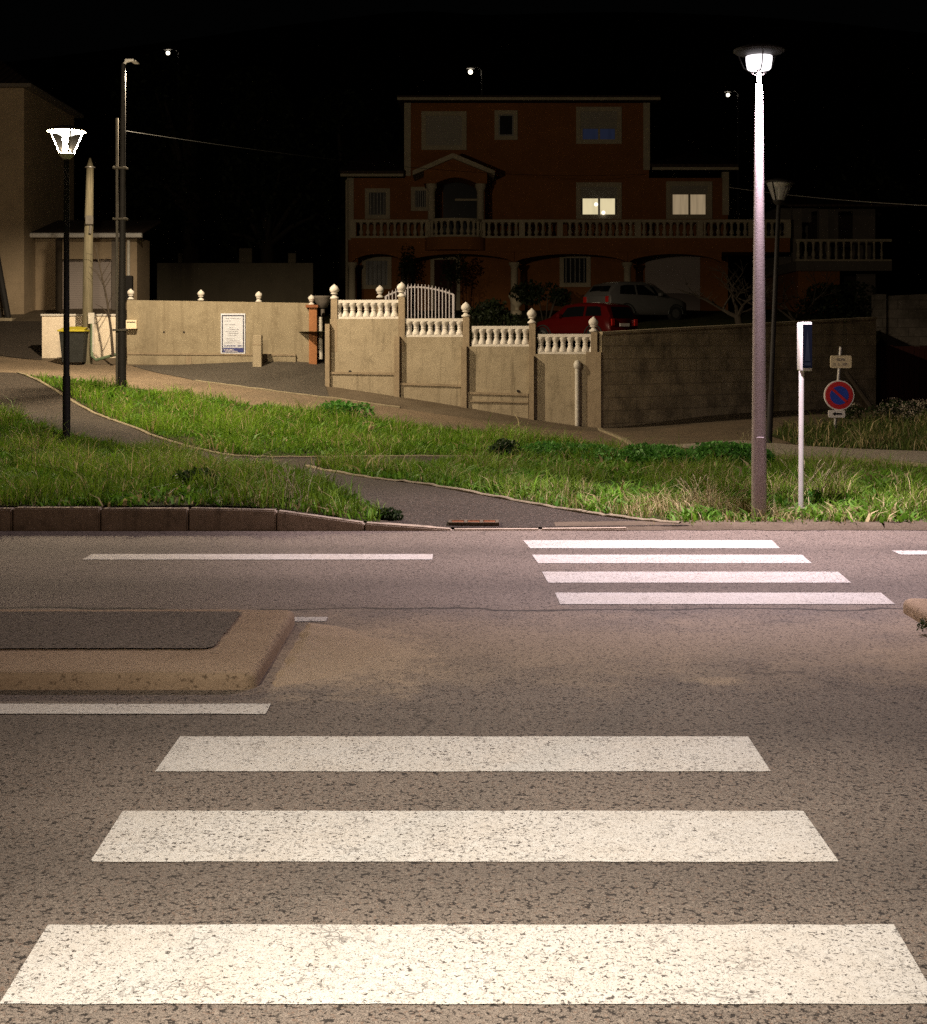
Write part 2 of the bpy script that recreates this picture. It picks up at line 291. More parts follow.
M = dict(
    road=mat_road(), paint=mat_paint(), path=mat_path(), drive=mat_drive(), pave=mat_pavement(), ground=mat_ground(), sod=mat_sod(),
    kerb=mat_conc('kerb_concrete', (.40,.33,.25), (.54,.45,.35), (.05,.042,.03), .5, 2.2, .5),
    edging=mat_conc('edging_concrete', (.22,.185,.12), (.33,.28,.19), (.09,.075,.05), .4, 3),
    island=mat_island(),
    wall=mat_conc('cast_wall_concrete', (.31,.258,.178), (.40,.34,.24), (.13,.105,.068), .42, 1.3, .35, .6),
    wall2=mat_conc('rendered_wall', (.262,.217,.145), (.335,.285,.195), (.13,.10,.06), .42, 1.1, .35, .5),
    pil=mat_conc('pilaster_concrete', (.27,.21,.14), (.36,.29,.2), (.1,.08,.05), .4, 2),
    blocks=mat_blocks('block_wall', (.46,.385,.26), (.55,.465,.31)),
    dkblocks=mat_blocks('old_stone_wall', (.14,.12,.10), (.2,.175,.15)),
    white=mat_conc('white_cast_stone', (.62,.58,.52), (.74,.70,.64), (.26,.22,.16), .25, 4, .2, .12),
    whitewall=mat_render('white_render', (.82,.71,.56)),
    orange=mat_render('terracotta_render', (.27,.108,.036)), cream=mat_render('cream_render', (.46,.40,.29)),
    beige=mat_render('beige_render', (.36,.28,.19)), grey=mat_render('grey_render', (.16,.14,.12)),
    garage=mat_shutter('garage_door_paint', (.36,.31,.29)), shutter=mat_shutter('roller_shutter', (.36,.33,.28)),
    tile=mat_tiles('roof_tiles', (.035,.022,.016), (.06,.035,.025)),
    rustbrick=mat_conc('rusty_brick', (.24,.085,.04), (.36,.15,.07), (.05,.025,.015), .5, 5),
    redpillar=mat_render('brick_red_render', (.36,.16,.07)),
    dkmetal=mat_plain('dark_painted_metal', (.022,.02,.019), .7, 0, .25), pinkmetal=mat_plain('galvanised_pole', (.46,.39,.41), .6, 0, .5, .1),
    sideroad=mat_side(), 
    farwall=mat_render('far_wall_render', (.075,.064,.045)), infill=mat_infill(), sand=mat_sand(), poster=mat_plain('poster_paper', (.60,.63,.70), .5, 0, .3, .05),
    galvd=mat_plain('dull_grey_steel', (.11,.10,.085), .85, 0, .15), wire=mat_plain('cable', (.005,.005,.004), .6),
    galv=mat_plain('galvanised_steel', (.38,.36,.34), .45, .5), whitemetal=mat_plain('white_metal', (.72,.70,.68), .45, 0, .4, .08),
    gatew=mat_plain('gate_paint', (.62,.58,.60), .45, 0, .4, .08), plastic=mat_plain('bin_plastic', (.03,.032,.03), .5), yellow=mat_plain('yellow_lid', (.50,.42,.03), .5, 0, .4, .1),
    bag=mat_plain('brown_sack', (.12,.07,.035), .8), wood=mat_wood('weathered_wood', (.09,.08,.05), (.19,.165,.11)), bark=mat_wood('bark', (.03,.024,.018), (.07,.055,.04)),
    pipe=mat_plain('pvc_pipe', (.55,.52,.46), .5), green=mat_plain('green_hose', (.12,.17,.1), .55),
    signred=mat_plain('sign_red', (.60,.03,.035), .45, 0, .4, .06), signblue=mat_plain('sign_blue', (.03,.075,.48), .45, 0, .4, .06), signwhite=mat_plain('sign_white', (.84,.80,.76), .45, 0, .4, .05),
    signcream=mat_plain('sign_cream', (.82,.70,.48), .5, 0, .4, .05), ink=mat_plain('sign_ink', (.012,.012,.015), .5), greyink=mat_plain('poster_ink', (.10,.09,.11), .6), navy=mat_plain('poster_blue', (.03,.04,.18), .5), navyframe=mat_plain('poster_dark_frame', (.02,.02,.05), .35),
    darkface=mat_plain('dark_blue_panel', (.002,.003,.007), .8, 0, .03, .1), tri=mat_plain('grey_blue_print', (.008,.010,.015), .8, 0, .03),
    carred=mat_plain('red_car_paint', (.085,.004,.004), .2, .1, .6, .06, 3, 0), carwhite=mat_plain('white_car_paint', (.13,.127,.124), .25, 0, .6, .05, 3, 0),
    carglass=mat_plain('tinted_glass', (.006,.007,.008), .06, 0, .7, .1, 3, 0), tyre=mat_plain('tyre_rubber', (.015,.015,.015), .85), rim=mat_plain('alloy', (.35,.35,.35), .35, .8),
    lamp_red=mat_plain('tail_lamp', (.5,.02,.015), .15, 0, .7), 
    winglass=mat_plain('dark_window', (.012,.014,.017), .3, 0, .15, .1, 2, 0), iron=mat_plain('iron_bars', (.25,.24,.22), .5),
    lit=mat_room('lit_room', (1,.84,.50), .75, 2.2), lit2=mat_room('dim_lit_room', (1,.74,.44), .30, 7), blue=mat_room('screen_lit_curtain', (.17,.21,.42), .055, 6), bulb=mat_emit('room_bulb', (1,.92,.75), 1.6),
    redwood=mat_wood('dark_red_boards', (.035,.010,.008), (.065,.02,.014)),
    lens=mat_emit('led_lens', (1,.93,.96), 2.5), lens2=mat_emit('lantern_led', (1,.93,.78), 3), far=mat_emit('far_lamp_globe', (1,.90,.72), 4),
    glassw=mat_glass('reflection_white_glass', (.8,.8,.8), .35, .15, .7), glass=mat_glass('lantern_glass', (.97,.97,.96), .035, .2), frost=mat_glass('frosted_strut', (1,1,1), .6, .4),
    grass=mat_leaf('grass_blades', None, None, True), leaf=mat_leaf('dark_leaves', (.012,.030,.008), (.045,.075,.02)), leafd=mat_leaf('night_tree_leaves', (.010,.016,.006), (.03,.04,.015)),
    weed=mat_leaf('weed_leaves', (.045,.15,.018), (.12,.34,.05)), bloom=mat_leaf('pale_blossom', (.34,.29,.22), (.55,.48,.38)), stalk=mat_leaf('pale_stalks', (.26,.23,.12), (.42,.37,.21)),
)

# ------------------------------------------------------------------ ground heights
TC = []
def tp(px, py, Y): p = P(px, py, Y); TC.append((p.x, p.y, p.z))
for x in (-9, -6, -4, -2.6, -1.8): TC.append((x, 12.95, .205))
for x, z in ((-1.2, .10), (-.6, .02), (0, .012), (1.2, .015), (2.6, .03), (4.5, .04), (8, .04)): TC.append((x, 12.95, z))
for a in ((67,440,20),(0,415,21),(18,374,28),(122,387,27),(330,386,31),(465,407,30.5),(600,428,30),(470,458,19.8),(330,470,18),(250,459,20),(200,447,21),(100,418,24),
          (440,493,15),(600,520,13.4),(752,463,21.5),(927,458,21.3),(850,421,30),(927,418,31),(200,364,33),(310,363,33),(130,364,33),(70,361,33.5),(0,356,34),(30,314,39),(120,314,39),(-150,330,36),
          (-150,420,21),(300,500,13.6),(150,480,15.5),(720,420,31),(880,400,39),(1050,455,21),(1050,410,33),(620,450,21.8),(520,436,24.5),(300,410,26.8)): tp(*a)
for a in ((-4,36,1.75),(0,38,.8),(5,38,.5),(12,42,.6),(-6,42,2.6),(-2,45,2.0),(4,46,1.2),(12,48,1.0),(-14,45,3),(-14,20,.5),(14,20,.05),(14,30,.2)): TC.append(a)
TC = np.array(TC); _c = 1.5
def _phi(d2): return np.sqrt(d2+_c*_c)
_A = _phi(((TC[:,None,:2]-TC[None,:,:2])**2).sum(-1)); _n = len(TC)
_K = np.zeros((_n+3,_n+3)); _K[:_n,:_n] = _A-np.eye(_n)*.02; _K[:_n,_n] = 1; _K[:_n,_n+1:] = TC[:,:2]; _K[_n,:_n] = 1; _K[_n+1:,:_n] = TC[:,:2].T
_w = np.linalg.solve(_K, np.concatenate([TC[:,2], np.zeros(3)]))
def H(X, Y):
    X = np.asarray(X, float); Y = np.asarray(Y, float); x = np.clip(X, -14, 14).ravel(); y = np.clip(Y, 12.9, 46).ravel()
    z = _phi((x[:,None]-TC[None,:,0])**2+(y[:,None]-TC[None,:,1])**2)@_w[:_n]+_w[_n]+_w[_n+1]*x+_w[_n+2]*y
    z = z.reshape(X.shape)
    k = np.clip((Y-60)/240, 0, 1); k = k*k*(3-2*k)
    return z+k*(60+8*np.sin(X*.02+1))
def h1(x, y): return float(H(x, y))
def G(px, py):                                   # where a survey ray meets the ground
    if py > 531: return R(px, py)
    Ys = np.linspace(12.9, 60, 900); zr = CH-(py-HY)*Ys/F; zt = H((px-CX)*Ys/F, Ys); i = int(np.argmax(zt > zr)) if (zt > zr).any() else len(Ys)-1
    Y = Ys[i]; return Vector(((px-CX)*Y/F, Y, float(zt[i])))

# terrain sheet
xs = np.unique(np.concatenate([-np.geomspace(14, 400, 14), np.arange(-14, 14.01, .28), np.geomspace(14, 400, 14)]))
ys = np.unique(np.concatenate([np.arange(12.92, 46, .26), np.geomspace(46, 420, 26)]))
XX, YY = np.meshgrid(xs, ys); ZZ = H(XX, YY)
nx, ny = len(xs), len(ys)
b = MB(); b.add(list(zip(XX.ravel(), YY.ravel(), ZZ.ravel())), [(j*nx+i, j*nx+i+1, (j+1)*nx+i+1, (j+1)*nx+i) for j in range(ny-1) for i in range(nx-1)])
tag(b.build('ground', M['ground'], smooth=True), kind='structure')
# carriageway
b = MB(); b.add([(-400,-60,0),(400,-60,0),(400,12.96,0),(-400,12.96,0)], [(0,1,2,3)])
road = tag(b.build('road', M['road']), kind='structure')

def in_poly(x, y, poly):
    px = np.array([p[0] for p in poly]); py = np.array([p[1] for p in poly]); c = np.zeros(len(x), bool); j = len(poly)-1
    for i in range(len(poly)):
        cond = ((py[i] > y) != (py[j] > y)); xi = (px[j]-px[i])*(y-py[i])/(py[j]-py[i]+1e-12)+px[i]; c ^= cond & (x < xi); j = i
    return c
def drape(name, pix, mat, off, step=.45):
    pts = [G(*p) for p in pix]; return drape_xy(name, [(p.x, p.y) for p in pts], mat, off, step)
def drape_xy(name, xy, mat, off, step=.45):
    bm = bmesh.new(); vs = [bm.verts.new((x, y, 0)) for x, y in xy]
    es = [bm.edges.new((vs[i], vs[(i+1) % len(vs)])) for i in range(len(vs))]
    bmesh.ops.triangle_fill(bm, use_beauty=True, edges=es)
    for _ in range(7):
        long = [e for e in bm.edges if e.calc_length() > step]
        if not long: break
        bmesh.ops.subdivide_edges(bm, edges=long, cuts=1); bmesh.ops.triangulate(bm, faces=bm.faces[:])
    co = np.array([v.co[:] for v in bm.verts]); z = H(co[:,0], co[:,1])+off
    for v, zz in zip(bm.verts, z): v.co.z = zz
    for f in bm.faces:
        if f.normal.z < 0: f.normal_flip()
    m = MB(); m.bm(bm); return tag(m.build(name, mat, smooth=True), kind='structure')
def smooth_line(pts, n=6):
    out = []
    for i in range(len(pts)-1):
        p0 = pts[max(i-1,0)]; p1 = pts[i]; p2 = pts[i+1]; p3 = pts[min(i+2,len(pts)-1)]
        for k in range(n):
            t = k/n; out.append(tuple(.5*((2*p1[a])+(-p0[a]+p2[a])*t+(2*p0[a]-5*p1[a]+4*p2[a]-p3[a])*t*t+(-p0[a]+3*p1[a]-3*p2[a]+p3[a])*t**3) for a in range(2)))
    out.append(tuple(pts[-1][:2])); return out

KL_path = [(18,374),(57,393),(93,414),(110,421),(149,436),(199,451),(228,457),(256,459),(330,459),(480,459)]     # far edge of the footpath
KL_mid = [(307,468),(328,473),(371,480),(417,485.5),(467,494),(513,503),(556,510.5),(595,517),(630,521),(680,526)]  # near edge of the middle verge
front_grass = [(-120,425),(0,415),(60,433),(120,447),(180,458),(240,467),(300,475),(330,486),(352,500),(385,514),(402,522.5)]
pave = drape('pavement', [(-150,360),(0,357),(45,361),(130,366),(190,379),(330,399),(420,412),(520,426),(600,432),(700,424),(790,418),(890,405),(1000,405),(1000,474),(927,468),(800,462),(640,456),(580,447),(500,438),(390,424),(300,412),(199,398),(117,387),(18,375),(-150,372)], M['pave'], .008)
drape('side_road', [(650,446),(760,455),(850,462),(927,467),(1010,472),(1010,455),(927,452.5),(860,450),(800,446.5),(740,441)], M['sideroad'], .02)
path = drape('footpath', [(-150,368),(18,374)]+KL_path[1:]+[(480,465),(400,466),(330,468.5),(307,468)]+KL_mid[1:]+[(690,529.5),(445,529.5),(372,528)]+front_grass[::-1], M['path'], .016)
drv = drape('driveway', [(0,322),(42,322),(42,361),(0,356)], M['path'], .016)  # darker footpath asphalt here stands in for the shadow lying on this piece
drv2 = drape('driveway', [(160,374),(196,381.5),(260,389),(330,399),(325,385),(324,364),(321,362),(200,364.5),(132,366)], M['drive'], .016)

def edging(name, pix, w=.07, hgt=.06):
    pts = smooth_line([tuple(G(*p)[:2]) for p in pix], 7)
    b = MB(); n = len(pts); vs = []; fs = []
    for i, p in enumerate(pts):
        a = Vector(pts[max(i-1,0)]); c = Vector(pts[min(i+1,n-1)]); d = (c-a).normalized(); nn = Vector((-d.y, d.x)); z = h1(*p); q = Vector(p)
        jit = random.uniform(-.008, .008)
        for (o, zz) in ((-w/2,-.05),(-w/2,hgt+jit-.01),(-w/2+.012,hgt+jit),(w/2-.012,hgt+jit),(w/2,hgt+jit-.01),(w/2,-.05)): vs.append((q.x+nn.x*o, q.y+nn.y*o, z+zz))
    for i in range(n-1):
        for k in range(5): fs.append((i*6+k, i*6+k+1, (i+1)*6+k+1, (i+1)*6+k))
    b.add(vs, fs); return tag(b.build(name, M['edging']), kind='structure')
edging('path_edging', KL_path, .06, .045); edging('path_edging', KL_mid, .055, .04)
edging('path_edging', [(196,381.5),(260,390),(330,399),(400,408)], .09, .035)
edging('path_edging', [(600,430),(618,438),(634,447)], .10, .04); edging('path_edging', [(780,458.5),(850,462),(927,467),(1000,473)], .12, .06)

# roadside kerb, stone by stone
kerb = bpy.data.objects.new('kerb', None); COL.objects.link(kerb); kerb.location = (0,12.8,0); ORIG['kerb'] = Vector((0,12.8,0)); tag(kerb, kind='structure')
def ktop(x): return .205 if x < -1.75 else max(.010, h1(x, 12.98)+.006)
x = -12.98; L = .805
while x < .9:
    b = MB(); bm = bmesh.new(); bmesh.ops.create_cube(bm, size=1); dy = random.uniform(-.006,.006); dz = random.uniform(-.006,.006)*(1 if x < -1.8 else .2)
    for v in bm.verts:
        vx = x+.006 if v.co.x < 0 else x+L-.006
        v.co = Vector((vx, 12.8+dy if v.co.y < 0 else 12.955+dy, -.1 if v.co.z < 0 else ktop(vx)+dz))
    bmesh.ops.bevel(bm, geom=bm.edges[:], offset=.012, segments=2, affect='EDGES'); b.bm(bm); b.build('kerb_stone', M['kerb'] if x < 1.2 else M['ground'], kerb); x += L
b = MB(); n = 220; vs = []
for i in range(n+1):
    x = .85+11*i/n; j = .04*max(-1, min(1, mnoise.fractal(Vector((x*2.2,0,1)), .9, 2, 4)))+.008*random.uniform(-1,1); vs += [(x, 12.83+j, .0045), (x, 12.905+j*.5, h1(x,12.92)+.012), (x, 12.985, h1(x,12.985)+.02), (x, 13.2+.06*mnoise.noise(Vector((x*3,5,1))), h1(x,13.2)+.016)]
b.add(vs, [(i*4+k, i*4+k+1, i*4+k+5, i*4+k+4) for i in range(n) for k in (0,1,2)]); tag(b.build('dirt_edge', M['ground'], smooth=True), kind='structure')
# painted markings: parts of the road
def strip(name, p0, p1, p2, p3, z=.003, jit=.003):
    b = MB(); N = 40; top = [Vector(p0).lerp(Vector(p1), i/N) for i in range(N+1)]; bot = [Vector(p3).lerp(Vector(p2), i/N) for i in range(N+1)]
    vs = [(p.x, p.y+random.uniform(-jit,jit), z) for p in top]+[(p.x, p.y+random.uniform(-jit,jit), z) for p in bot]
    b.add(vs, [(i, i+1, N+2+i, N+1+i) for i in range(N)]); return b.build(name, M['paint'], road)
for (yt, xl0, xr0, yb, xl1, xr1) in ((737,180,748,772,155,771),(811.5,123,803,862.5,90,839),(925.5,48,894,1005,-1,940),
                                     (541,523,779,548,533,781),(555,531,812,564,543,809),(572,543,850,583,551,848),(593.5,557,888,604,562,893)):
    if yt > 700: strip('crossing_stripe', R(xl0,yt), R(xr0,yt), R(xr1,yb), R(xl1,yb))
for (yt, x0, x1, yb, x2, x3) in ((540.5,523,772,548.5,530,780),(555,532,802,563.5,538,812),(572,542,838,583,548,851),(593,555,881,604.5,560,895)):
    strip('crossing_stripe', R(x0,yt), R(x1,yt), R(x3,yb), R(x2,yb))
strip('crossing_stripe', R(-60,1046), R(985,1046), R(1030,1160), R(-110,1160))
for (y0, xa, xb, y1) in ((704.5,-900,271,714.5),(617.5,200,328,622),(554.5,92,433,560),(551,892,1300,555)):
    a, c = R(xa,y0), R(xb,y0); d, e = R(xa,y1), R(xb,y1); strip('lane_line', (a.x,a.y,0), (c.x,c.y,0), (c.x,e.y,0), (a.x,e.y,0), .004, .004)

# traffic islands
def island(label, x0, x1, y0, y1, zt, inner, loc):
    t = thing('traffic_island', label, 'traffic island', loc, 'low islands in the middle of the road')
    def outl(r, ins, z):
        o = []; X0, X1, Y0, Y1 = x0+ins, x1-ins, y0+ins, y1-ins
        for cx, cy, a0 in ((X1-r,Y0+r,-90),(X1-r,Y1-r,0),(X0+r,Y1-r,90),(X0+r,Y0+r,180)):
            for k in range(7): a = math.radians(a0+k*15); o.append((cx+r*math.cos(a), cy+r*math.sin(a)))
        out = []
        for i, p in enumerate(o):
            q = o[(i+1) % len(o)]; n = 1 if math.hypot(q[0]-p[0], q[1]-p[1]) < .1 else 60
            for k in range(n): x, y = p[0]+(q[0]-p[0])*k/n, p[1]+(q[1]-p[1])*k/n; w = .009*mnoise.noise(Vector((x*5, y*5, 3))); out.append((x, y+w, z+.006*mnoise.noise(Vector((x*3, y*3, 7)))))
        return out
    lay = [outl(.08,0,-.03), outl(.08,0,zt-.035), outl(.075,.007,zt-.014), outl(.065,.022,zt-.003), outl(.05,.05,zt)]; n = len(lay[0]); b = MB()
    b.add([p for l in lay for p in l], [(i*n+k, i*n+(k+1)%n, (i+1)*n+(k+1)%n, (i+1)*n+k) for i in range(4) for k in range(n)]+[tuple(range(4*n, 5*n))]); b.build('border', M['island'], t, True)
    if not inner: return t
    ix0, ix1, iy0, iy1 = inner; pts = []
    r = .06
    for cx, cy, a0 in ((ix1-r, iy0+r, -90),(ix1-r, iy1-r, 0)):
        for k in range(7): a = math.radians(a0+k*15); pts.append((cx+r*math.cos(a), cy+r*math.sin(a)))
    pts += [(ix0, iy1),(ix0, iy0)]; out = []
    for i, p in enumerate(pts):
        q = pts[(i+1) % len(pts)]; n = max(1, int(math.hypot(q[0]-p[0], q[1]-p[1])/.03))
        for k in range(n): out.append((p[0]+(q[0]-p[0])*k/n+random.uniform(-.008,.008), p[1]+(q[1]-p[1])*k/n+random.uniform(-.008,.008), zt+.009))
    MB().add(out, [tuple(range(len(out)))]).build('asphalt_infill', M['infill'], t); return t
island('long traffic island with tan concrete border round an asphalt middle', -8, -1.025, 6.9, 8.58, .085, (-7.7, -1.33, 7.42, 8.44), (-1.5,7.7,0))
island('end of the traffic island at the right edge with weeds at its foot', 2.79, 9, 7.55, 8.95, .085, None, (3.4,8.6,0))

# loose sand heaped against the end of the island, a narrow gap left between
b = MB(); nx_, ny_ = 70, 90; vs = []
for j in range(ny_+1):
    for i in range(nx_+1):
        y = 6.95+1.62*j/ny_; u = i/nx_; v = (j/ny_-.5)*2; e = .955+.03*mnoise.noise(Vector((y*6,2,0))); x = -e+u*(.62+.12*mnoise.noise(Vector((y*2.2,0,4))))*max(.12, 1-v*v*.85)
        hgt = .034*min(1, u*9)*(1-u)**1.1*max(0, 1-v*v)**.6*(1+.5*mnoise.noise(Vector((x*7,y*7,1))))-.006*u-.004*(abs(v) > .93); vs.append((x, y, max(hgt, -.01)+.001))
b.add(vs, [(j*(nx_+1)+i, j*(nx_+1)+i+1, (j+1)*(nx_+1)+i+1, (j+1)*(nx_+1)+i) for j in range(ny_) for i in range(nx_)]); tag(tag(b.build('sand', M['sand'], smooth=True), kind='stuff'), 'spilt tan sand heaped against the end of the long traffic island', 'sand')
# drain grate in the dropped kerb
g0 = P(450,524.5,13.08); gz = h1(.1,13.1)+.045
t = thing('drain_grate', 'rusty brown three-panel drain grate at the foot of the path', 'drain', (.1,13.1,gz))
b = MB(); x0, x1, y0, y1 = -.14, .33, 12.97, 13.19
b.box(x0,x1,y0,y0+.03,gz-.05,gz).box(x0,x1,y1-.03,y1,gz-.05,gz)
for k in range(4): xx = x0+(x1-x0-.03)*k/3; b.box(xx,xx+.03,y0+.03,y1-.03,gz-.05,gz)
b.build('frame', M['ground'], t)
for k in range(3):
    xa = x0+.03+(x1-x0-.03)*k/3; xb = xa+(x1-x0-.03)/3-.03; b = MB(); b.box(xa,xb,y0+.03,y1-.03,gz-.05,gz-.02)
    for j in range(6): yy = y0+.035+(y1-y0-.07)*j/6; b.box(xa+.004,xb-.004,yy,yy+.015,gz-.0195,gz-.004)
    b.build('grate_panel', M['rustbrick'], t)

# ------------------------------------------------------------------ grass
def grass(name, poly, dens, hmin, hmax, wid, green, straw, strawf, seed, lean=.45, off=0.):
    r = np.random.default_rng(seed); px = [p[0] for p in poly]; py = [p[1] for p in poly]
    a = (max(px)-min(px))*(max(py)-min(py)); n = int(a*dens); X = r.uniform(min(px), max(px), n); Y = r.uniform(min(py), max(py), n)
    m = in_poly(X, Y, poly); X = X[m]; Y = Y[m]
    cl = np.array([mnoise.fractal(Vector((x*.9, y*.9, seed)), .8, 2.1, 4) for x, y in zip(X, Y)]); cl = (cl-cl.mean())/(cl.std()+1e-6)
    c2 = np.array([mnoise.noise(Vector((x*3.1, y*3.1, seed+9))) for x, y in zip(X, Y)])
    keep = r.uniform(0, 1, len(X)) < np.clip(.75+.25*cl+.5*c2, .25, 1); X = X[keep]; Y = Y[keep]; cl = cl[keep]; c2 = c2[keep]; n = len(X)
    hh = r.uniform(hmin, hmax, n)*np.clip(1+.42*cl+.7*c2, .3, 2.2)*np.where(r.uniform(0,1,n) < .04, 1.6, 1); ang = r.uniform(0, 2*PI, n); la = r.uniform(0, 2*PI, n); le = hh*r.uniform(.05, lean*1.6, n)
    Z = H(X, Y)+off; w = wid*r.uniform(.6, 1.4, n)/2; ca, sa = np.cos(ang)*w, np.sin(ang)*w; lx, ly = np.cos(la)*le, np.sin(la)*le
    V = np.zeros((n,5,3)); V[:,0] = np.stack([X-ca,Y-sa,Z-.02],1); V[:,1] = np.stack([X+ca,Y+sa,Z-.02],1)
    V[:,2] = np.stack([X+ca*.8+lx*.35,Y+sa*.8+ly*.35,Z+hh*.6],1); V[:,3] = np.stack([X-ca*.8+lx*.35,Y-sa*.8+ly*.35,Z+hh*.6],1); V[:,4] = np.stack([X+lx,Y+ly,Z+hh*r.uniform(.8,1,n)],1)
    me = bpy.data.meshes.new(name); me.vertices.add(n*5); me.vertices.foreach_set('co', V.ravel())
    ii = np.arange(n)*5; loops = np.stack([ii,ii+1,ii+2,ii+3,ii+3,ii+2,ii+4],1).ravel().astype(np.int32)
    me.loops.add(n*7); me.loops.foreach_set('vertex_index', loops); me.polygons.add(n*2)
    st = np.stack([np.arange(n)*7, np.arange(n)*7+4],1).ravel().astype(np.int32); me.polygons.foreach_set('loop_start', st)
    me.update(calc_edges=True); me.validate()
    sf = strawf(X, Y) if callable(strawf) else np.full(n, strawf)
    k = (r.uniform(0,1,n) < np.clip(sf+.12*cl, .01, .95))[:,None]; g0, g1 = np.array(green[0]), np.array(green[1]); u = np.clip(r.uniform(0,1,n)*.75+.12*cl+.12,0,1)[:,None]
    s0, s1 = np.array(straw[0]), np.array(straw[1]); c = np.where(k, s0+(s1-s0)*r.uniform(0,1,(n,1)), g0+(g1-g0)*u)
    c4 = np.concatenate([c, np.ones((n,1))],1).repeat(5, 0).astype(np.float32)
    at = me.attributes.new('tint', 'FLOAT_COLOR', 'POINT'); at.data.foreach_set('color', c4.ravel()); me.materials.append(M['grass'])
    o = bpy.data.objects.new(name, me); COL.objects.link(o); return tag(o, kind='stuff')
GR = ((.032,.088,.005),(.215,.35,.028)); ST = ((.25,.20,.08),(.60,.50,.27))
gp = lambda pix: [tuple(G(*p)[:2]) for p in pix]
fg = [(-9,12.915),(-.78,12.915)]+gp(front_grass[::-1][1:])
drape_xy('verge', fg, M['sod'], .01); o = grass('grass', fg, 1300, .05, .20, .009, GR, ST, .06, 11, .75)
tag(o, 'rough grass on the bank above the kerb in front of the footpath', 'grass')
ug = gp([(22,376),(60,391),(93,411),(112,419),(149,433),(199,448),(230,454.5),(256,457),(330,457),(480,457),(560,456),(640,456),(580,446),(500,437),(390,425),(300,412),(199,398),(117,387),(50,379)])
drape_xy('verge', ug, M['sod'], .01); o = grass('grass', ug, 700, .06, .20, .013, ((.045,.125,.006),(.235,.41,.03)), ST, .04, 12, .75)
tag(o, 'bright grass strip between the footpath and the cross street', 'grass')
mg = gp([(312,467),(371,478.5),(417,484),(467,492),(513,501),(556,508.5),(595,515),(630,519.5),(680,524)])+[(3.2,12.98),(9,12.98)]+gp([(1010,482),(927,475),(840,468),(752,464),(640,458),(480,462),(400,464.5),(330,466)])
drape_xy('verge', mg, M['sod'], .01)
strawmap = lambda X, Y: .04+.62*np.exp(-(((X-2.2)/1.5)**2+((Y-13.7)/1.2)**2))+.12*np.exp(-((Y-13.2)/.5)**2)
o = grass('grass', mg, 1150, .04, .18, .009, GR, ST, strawmap, 13, .85); tag(o, 'grass with dry yellow stalks round the foot of the tall street lamp', 'grass')
rg = gp([(768,436),(785,431),(850,424),(927,419),(1010,416),(1010,452),(927,453),(860,450),(800,447)])
drape_xy('verge', rg, M['sod'], .01); o = grass('grass', rg, 380, .06, .22, .016, ((.04,.08,.012),(.13,.17,.035)), ST, .15, 14, .8); tag(o, 'dim grass verge round the no-parking sign', 'grass')
LC = ((.032,.12,.008),(.18,.37,.032))
o = grass('ground_cover', mg, 520, .03, .10, .034, LC, ST, .02, 21, 1.3); tag(o, 'low leafy clover among the grass of the middle verge', 'ground cover')
o = grass('ground_cover', ug, 300, .03, .10, .038, LC, ST, .02, 22, 1.3); tag(o, 'low leafy clover among the grass strip along the cross street', 'ground cover')
o = grass('ground_cover', fg, 420, .03, .09, .030, LC, ST, .03, 23, 1.3); tag(o, 'low leafy clover among the grass of the front bank', 'ground cover')
# fringe of dry grass and dirt where the verge meets the road
fr = [(1.6,12.90),(9,12.90),(9,13.15),(1.6,13.15)]
o = grass('grass', fr, 700, .02, .07, .01, GR, ST, .5, 15, .8); tag(o, 'short dry grass along the edge of the road', 'grass')

def leafball(c, rx, ry, rz, n, size, r, flat=.0):
    vs = []; fs = []
    for i in range(n):
        while True:
            d = Vector((r.uniform(-1,1), r.uniform(-1,1), r.uniform(-1,1)))
            if d.length <= 1: break
        k = d.length; d *= (.55+.45*k)/max(k,.2)*min(1, k+.25)
        q = Vector((c[0]+d.x*rx, c[1]+d.y*ry, c[2]+d.z*rz)); s = size*r.uniform(.6,1.4)
        u = Vector((r.uniform(-1,1), r.uniform(-1,1), r.uniform(-1,1)*(1-flat))).normalized(); w = u.cross(Vector((r.uniform(-1,1), r.uniform(-1,1), r.uniform(-1,1)))).normalized()
        m = len(vs); vs += [q-u*s, q+w*s*.45, q+u*s, q-w*s*.45]; fs.append((m,m+1,m+2,m+3))
    return vs, fs
def clump(name, label, cat, px, py, rad, hgt, n, size, mat, group=None, sub=5, seed=0):
    g = G(px, py); r = random.Random(seed); b = MB()
    for k in range(sub):
        a = r.uniform(0, 2*PI); d = r.uniform(0, .75)*rad; q = rad*r.uniform(.35,.6); x, y = g.x+math.cos(a)*d, g.y+math.sin(a)*d*.7
        b.add(*leafball((x, y, h1(x,y)+hgt*.42), q, q*.9, hgt*r.uniform(.4,.6), n//sub, size, r))
    o = b.build(name, M[mat], origin=g); return tag(o, label, cat, group)
WG = 'leafy weed clumps in the verges'
clump('weed_clump', 'dark round leafy weed clump standing alone between the path and the middle verge', 'weed', 500, 461, .34, .32, 900, .035, 'leaf', WG, 5, 1)
clump('weed_clump', 'broad bright green weed mound just left of the tall lamp pole', 'weed', 716, 468, .75, .40, 3600, .034, 'weed', WG, 7, 2)
clump('weed_clump', 'mid green weed mound left of the bright one, nearer the retaining wall', 'weed', 662, 467, .75, .32, 3000, .034, 'weed', WG, 6, 3)
clump('weed_clump', 'low spreading weed patch in the grass below the wall corner', 'weed', 590, 461, .9, .25, 2600, .034, 'weed', WG, 7, 4)
clump('weed_clump', 'weed tuft on the upper edge of the bright grass strip below the left wall panel', 'weed', 346, 417, .6, .3, 1200, .04, 'weed', WG, 6, 5)
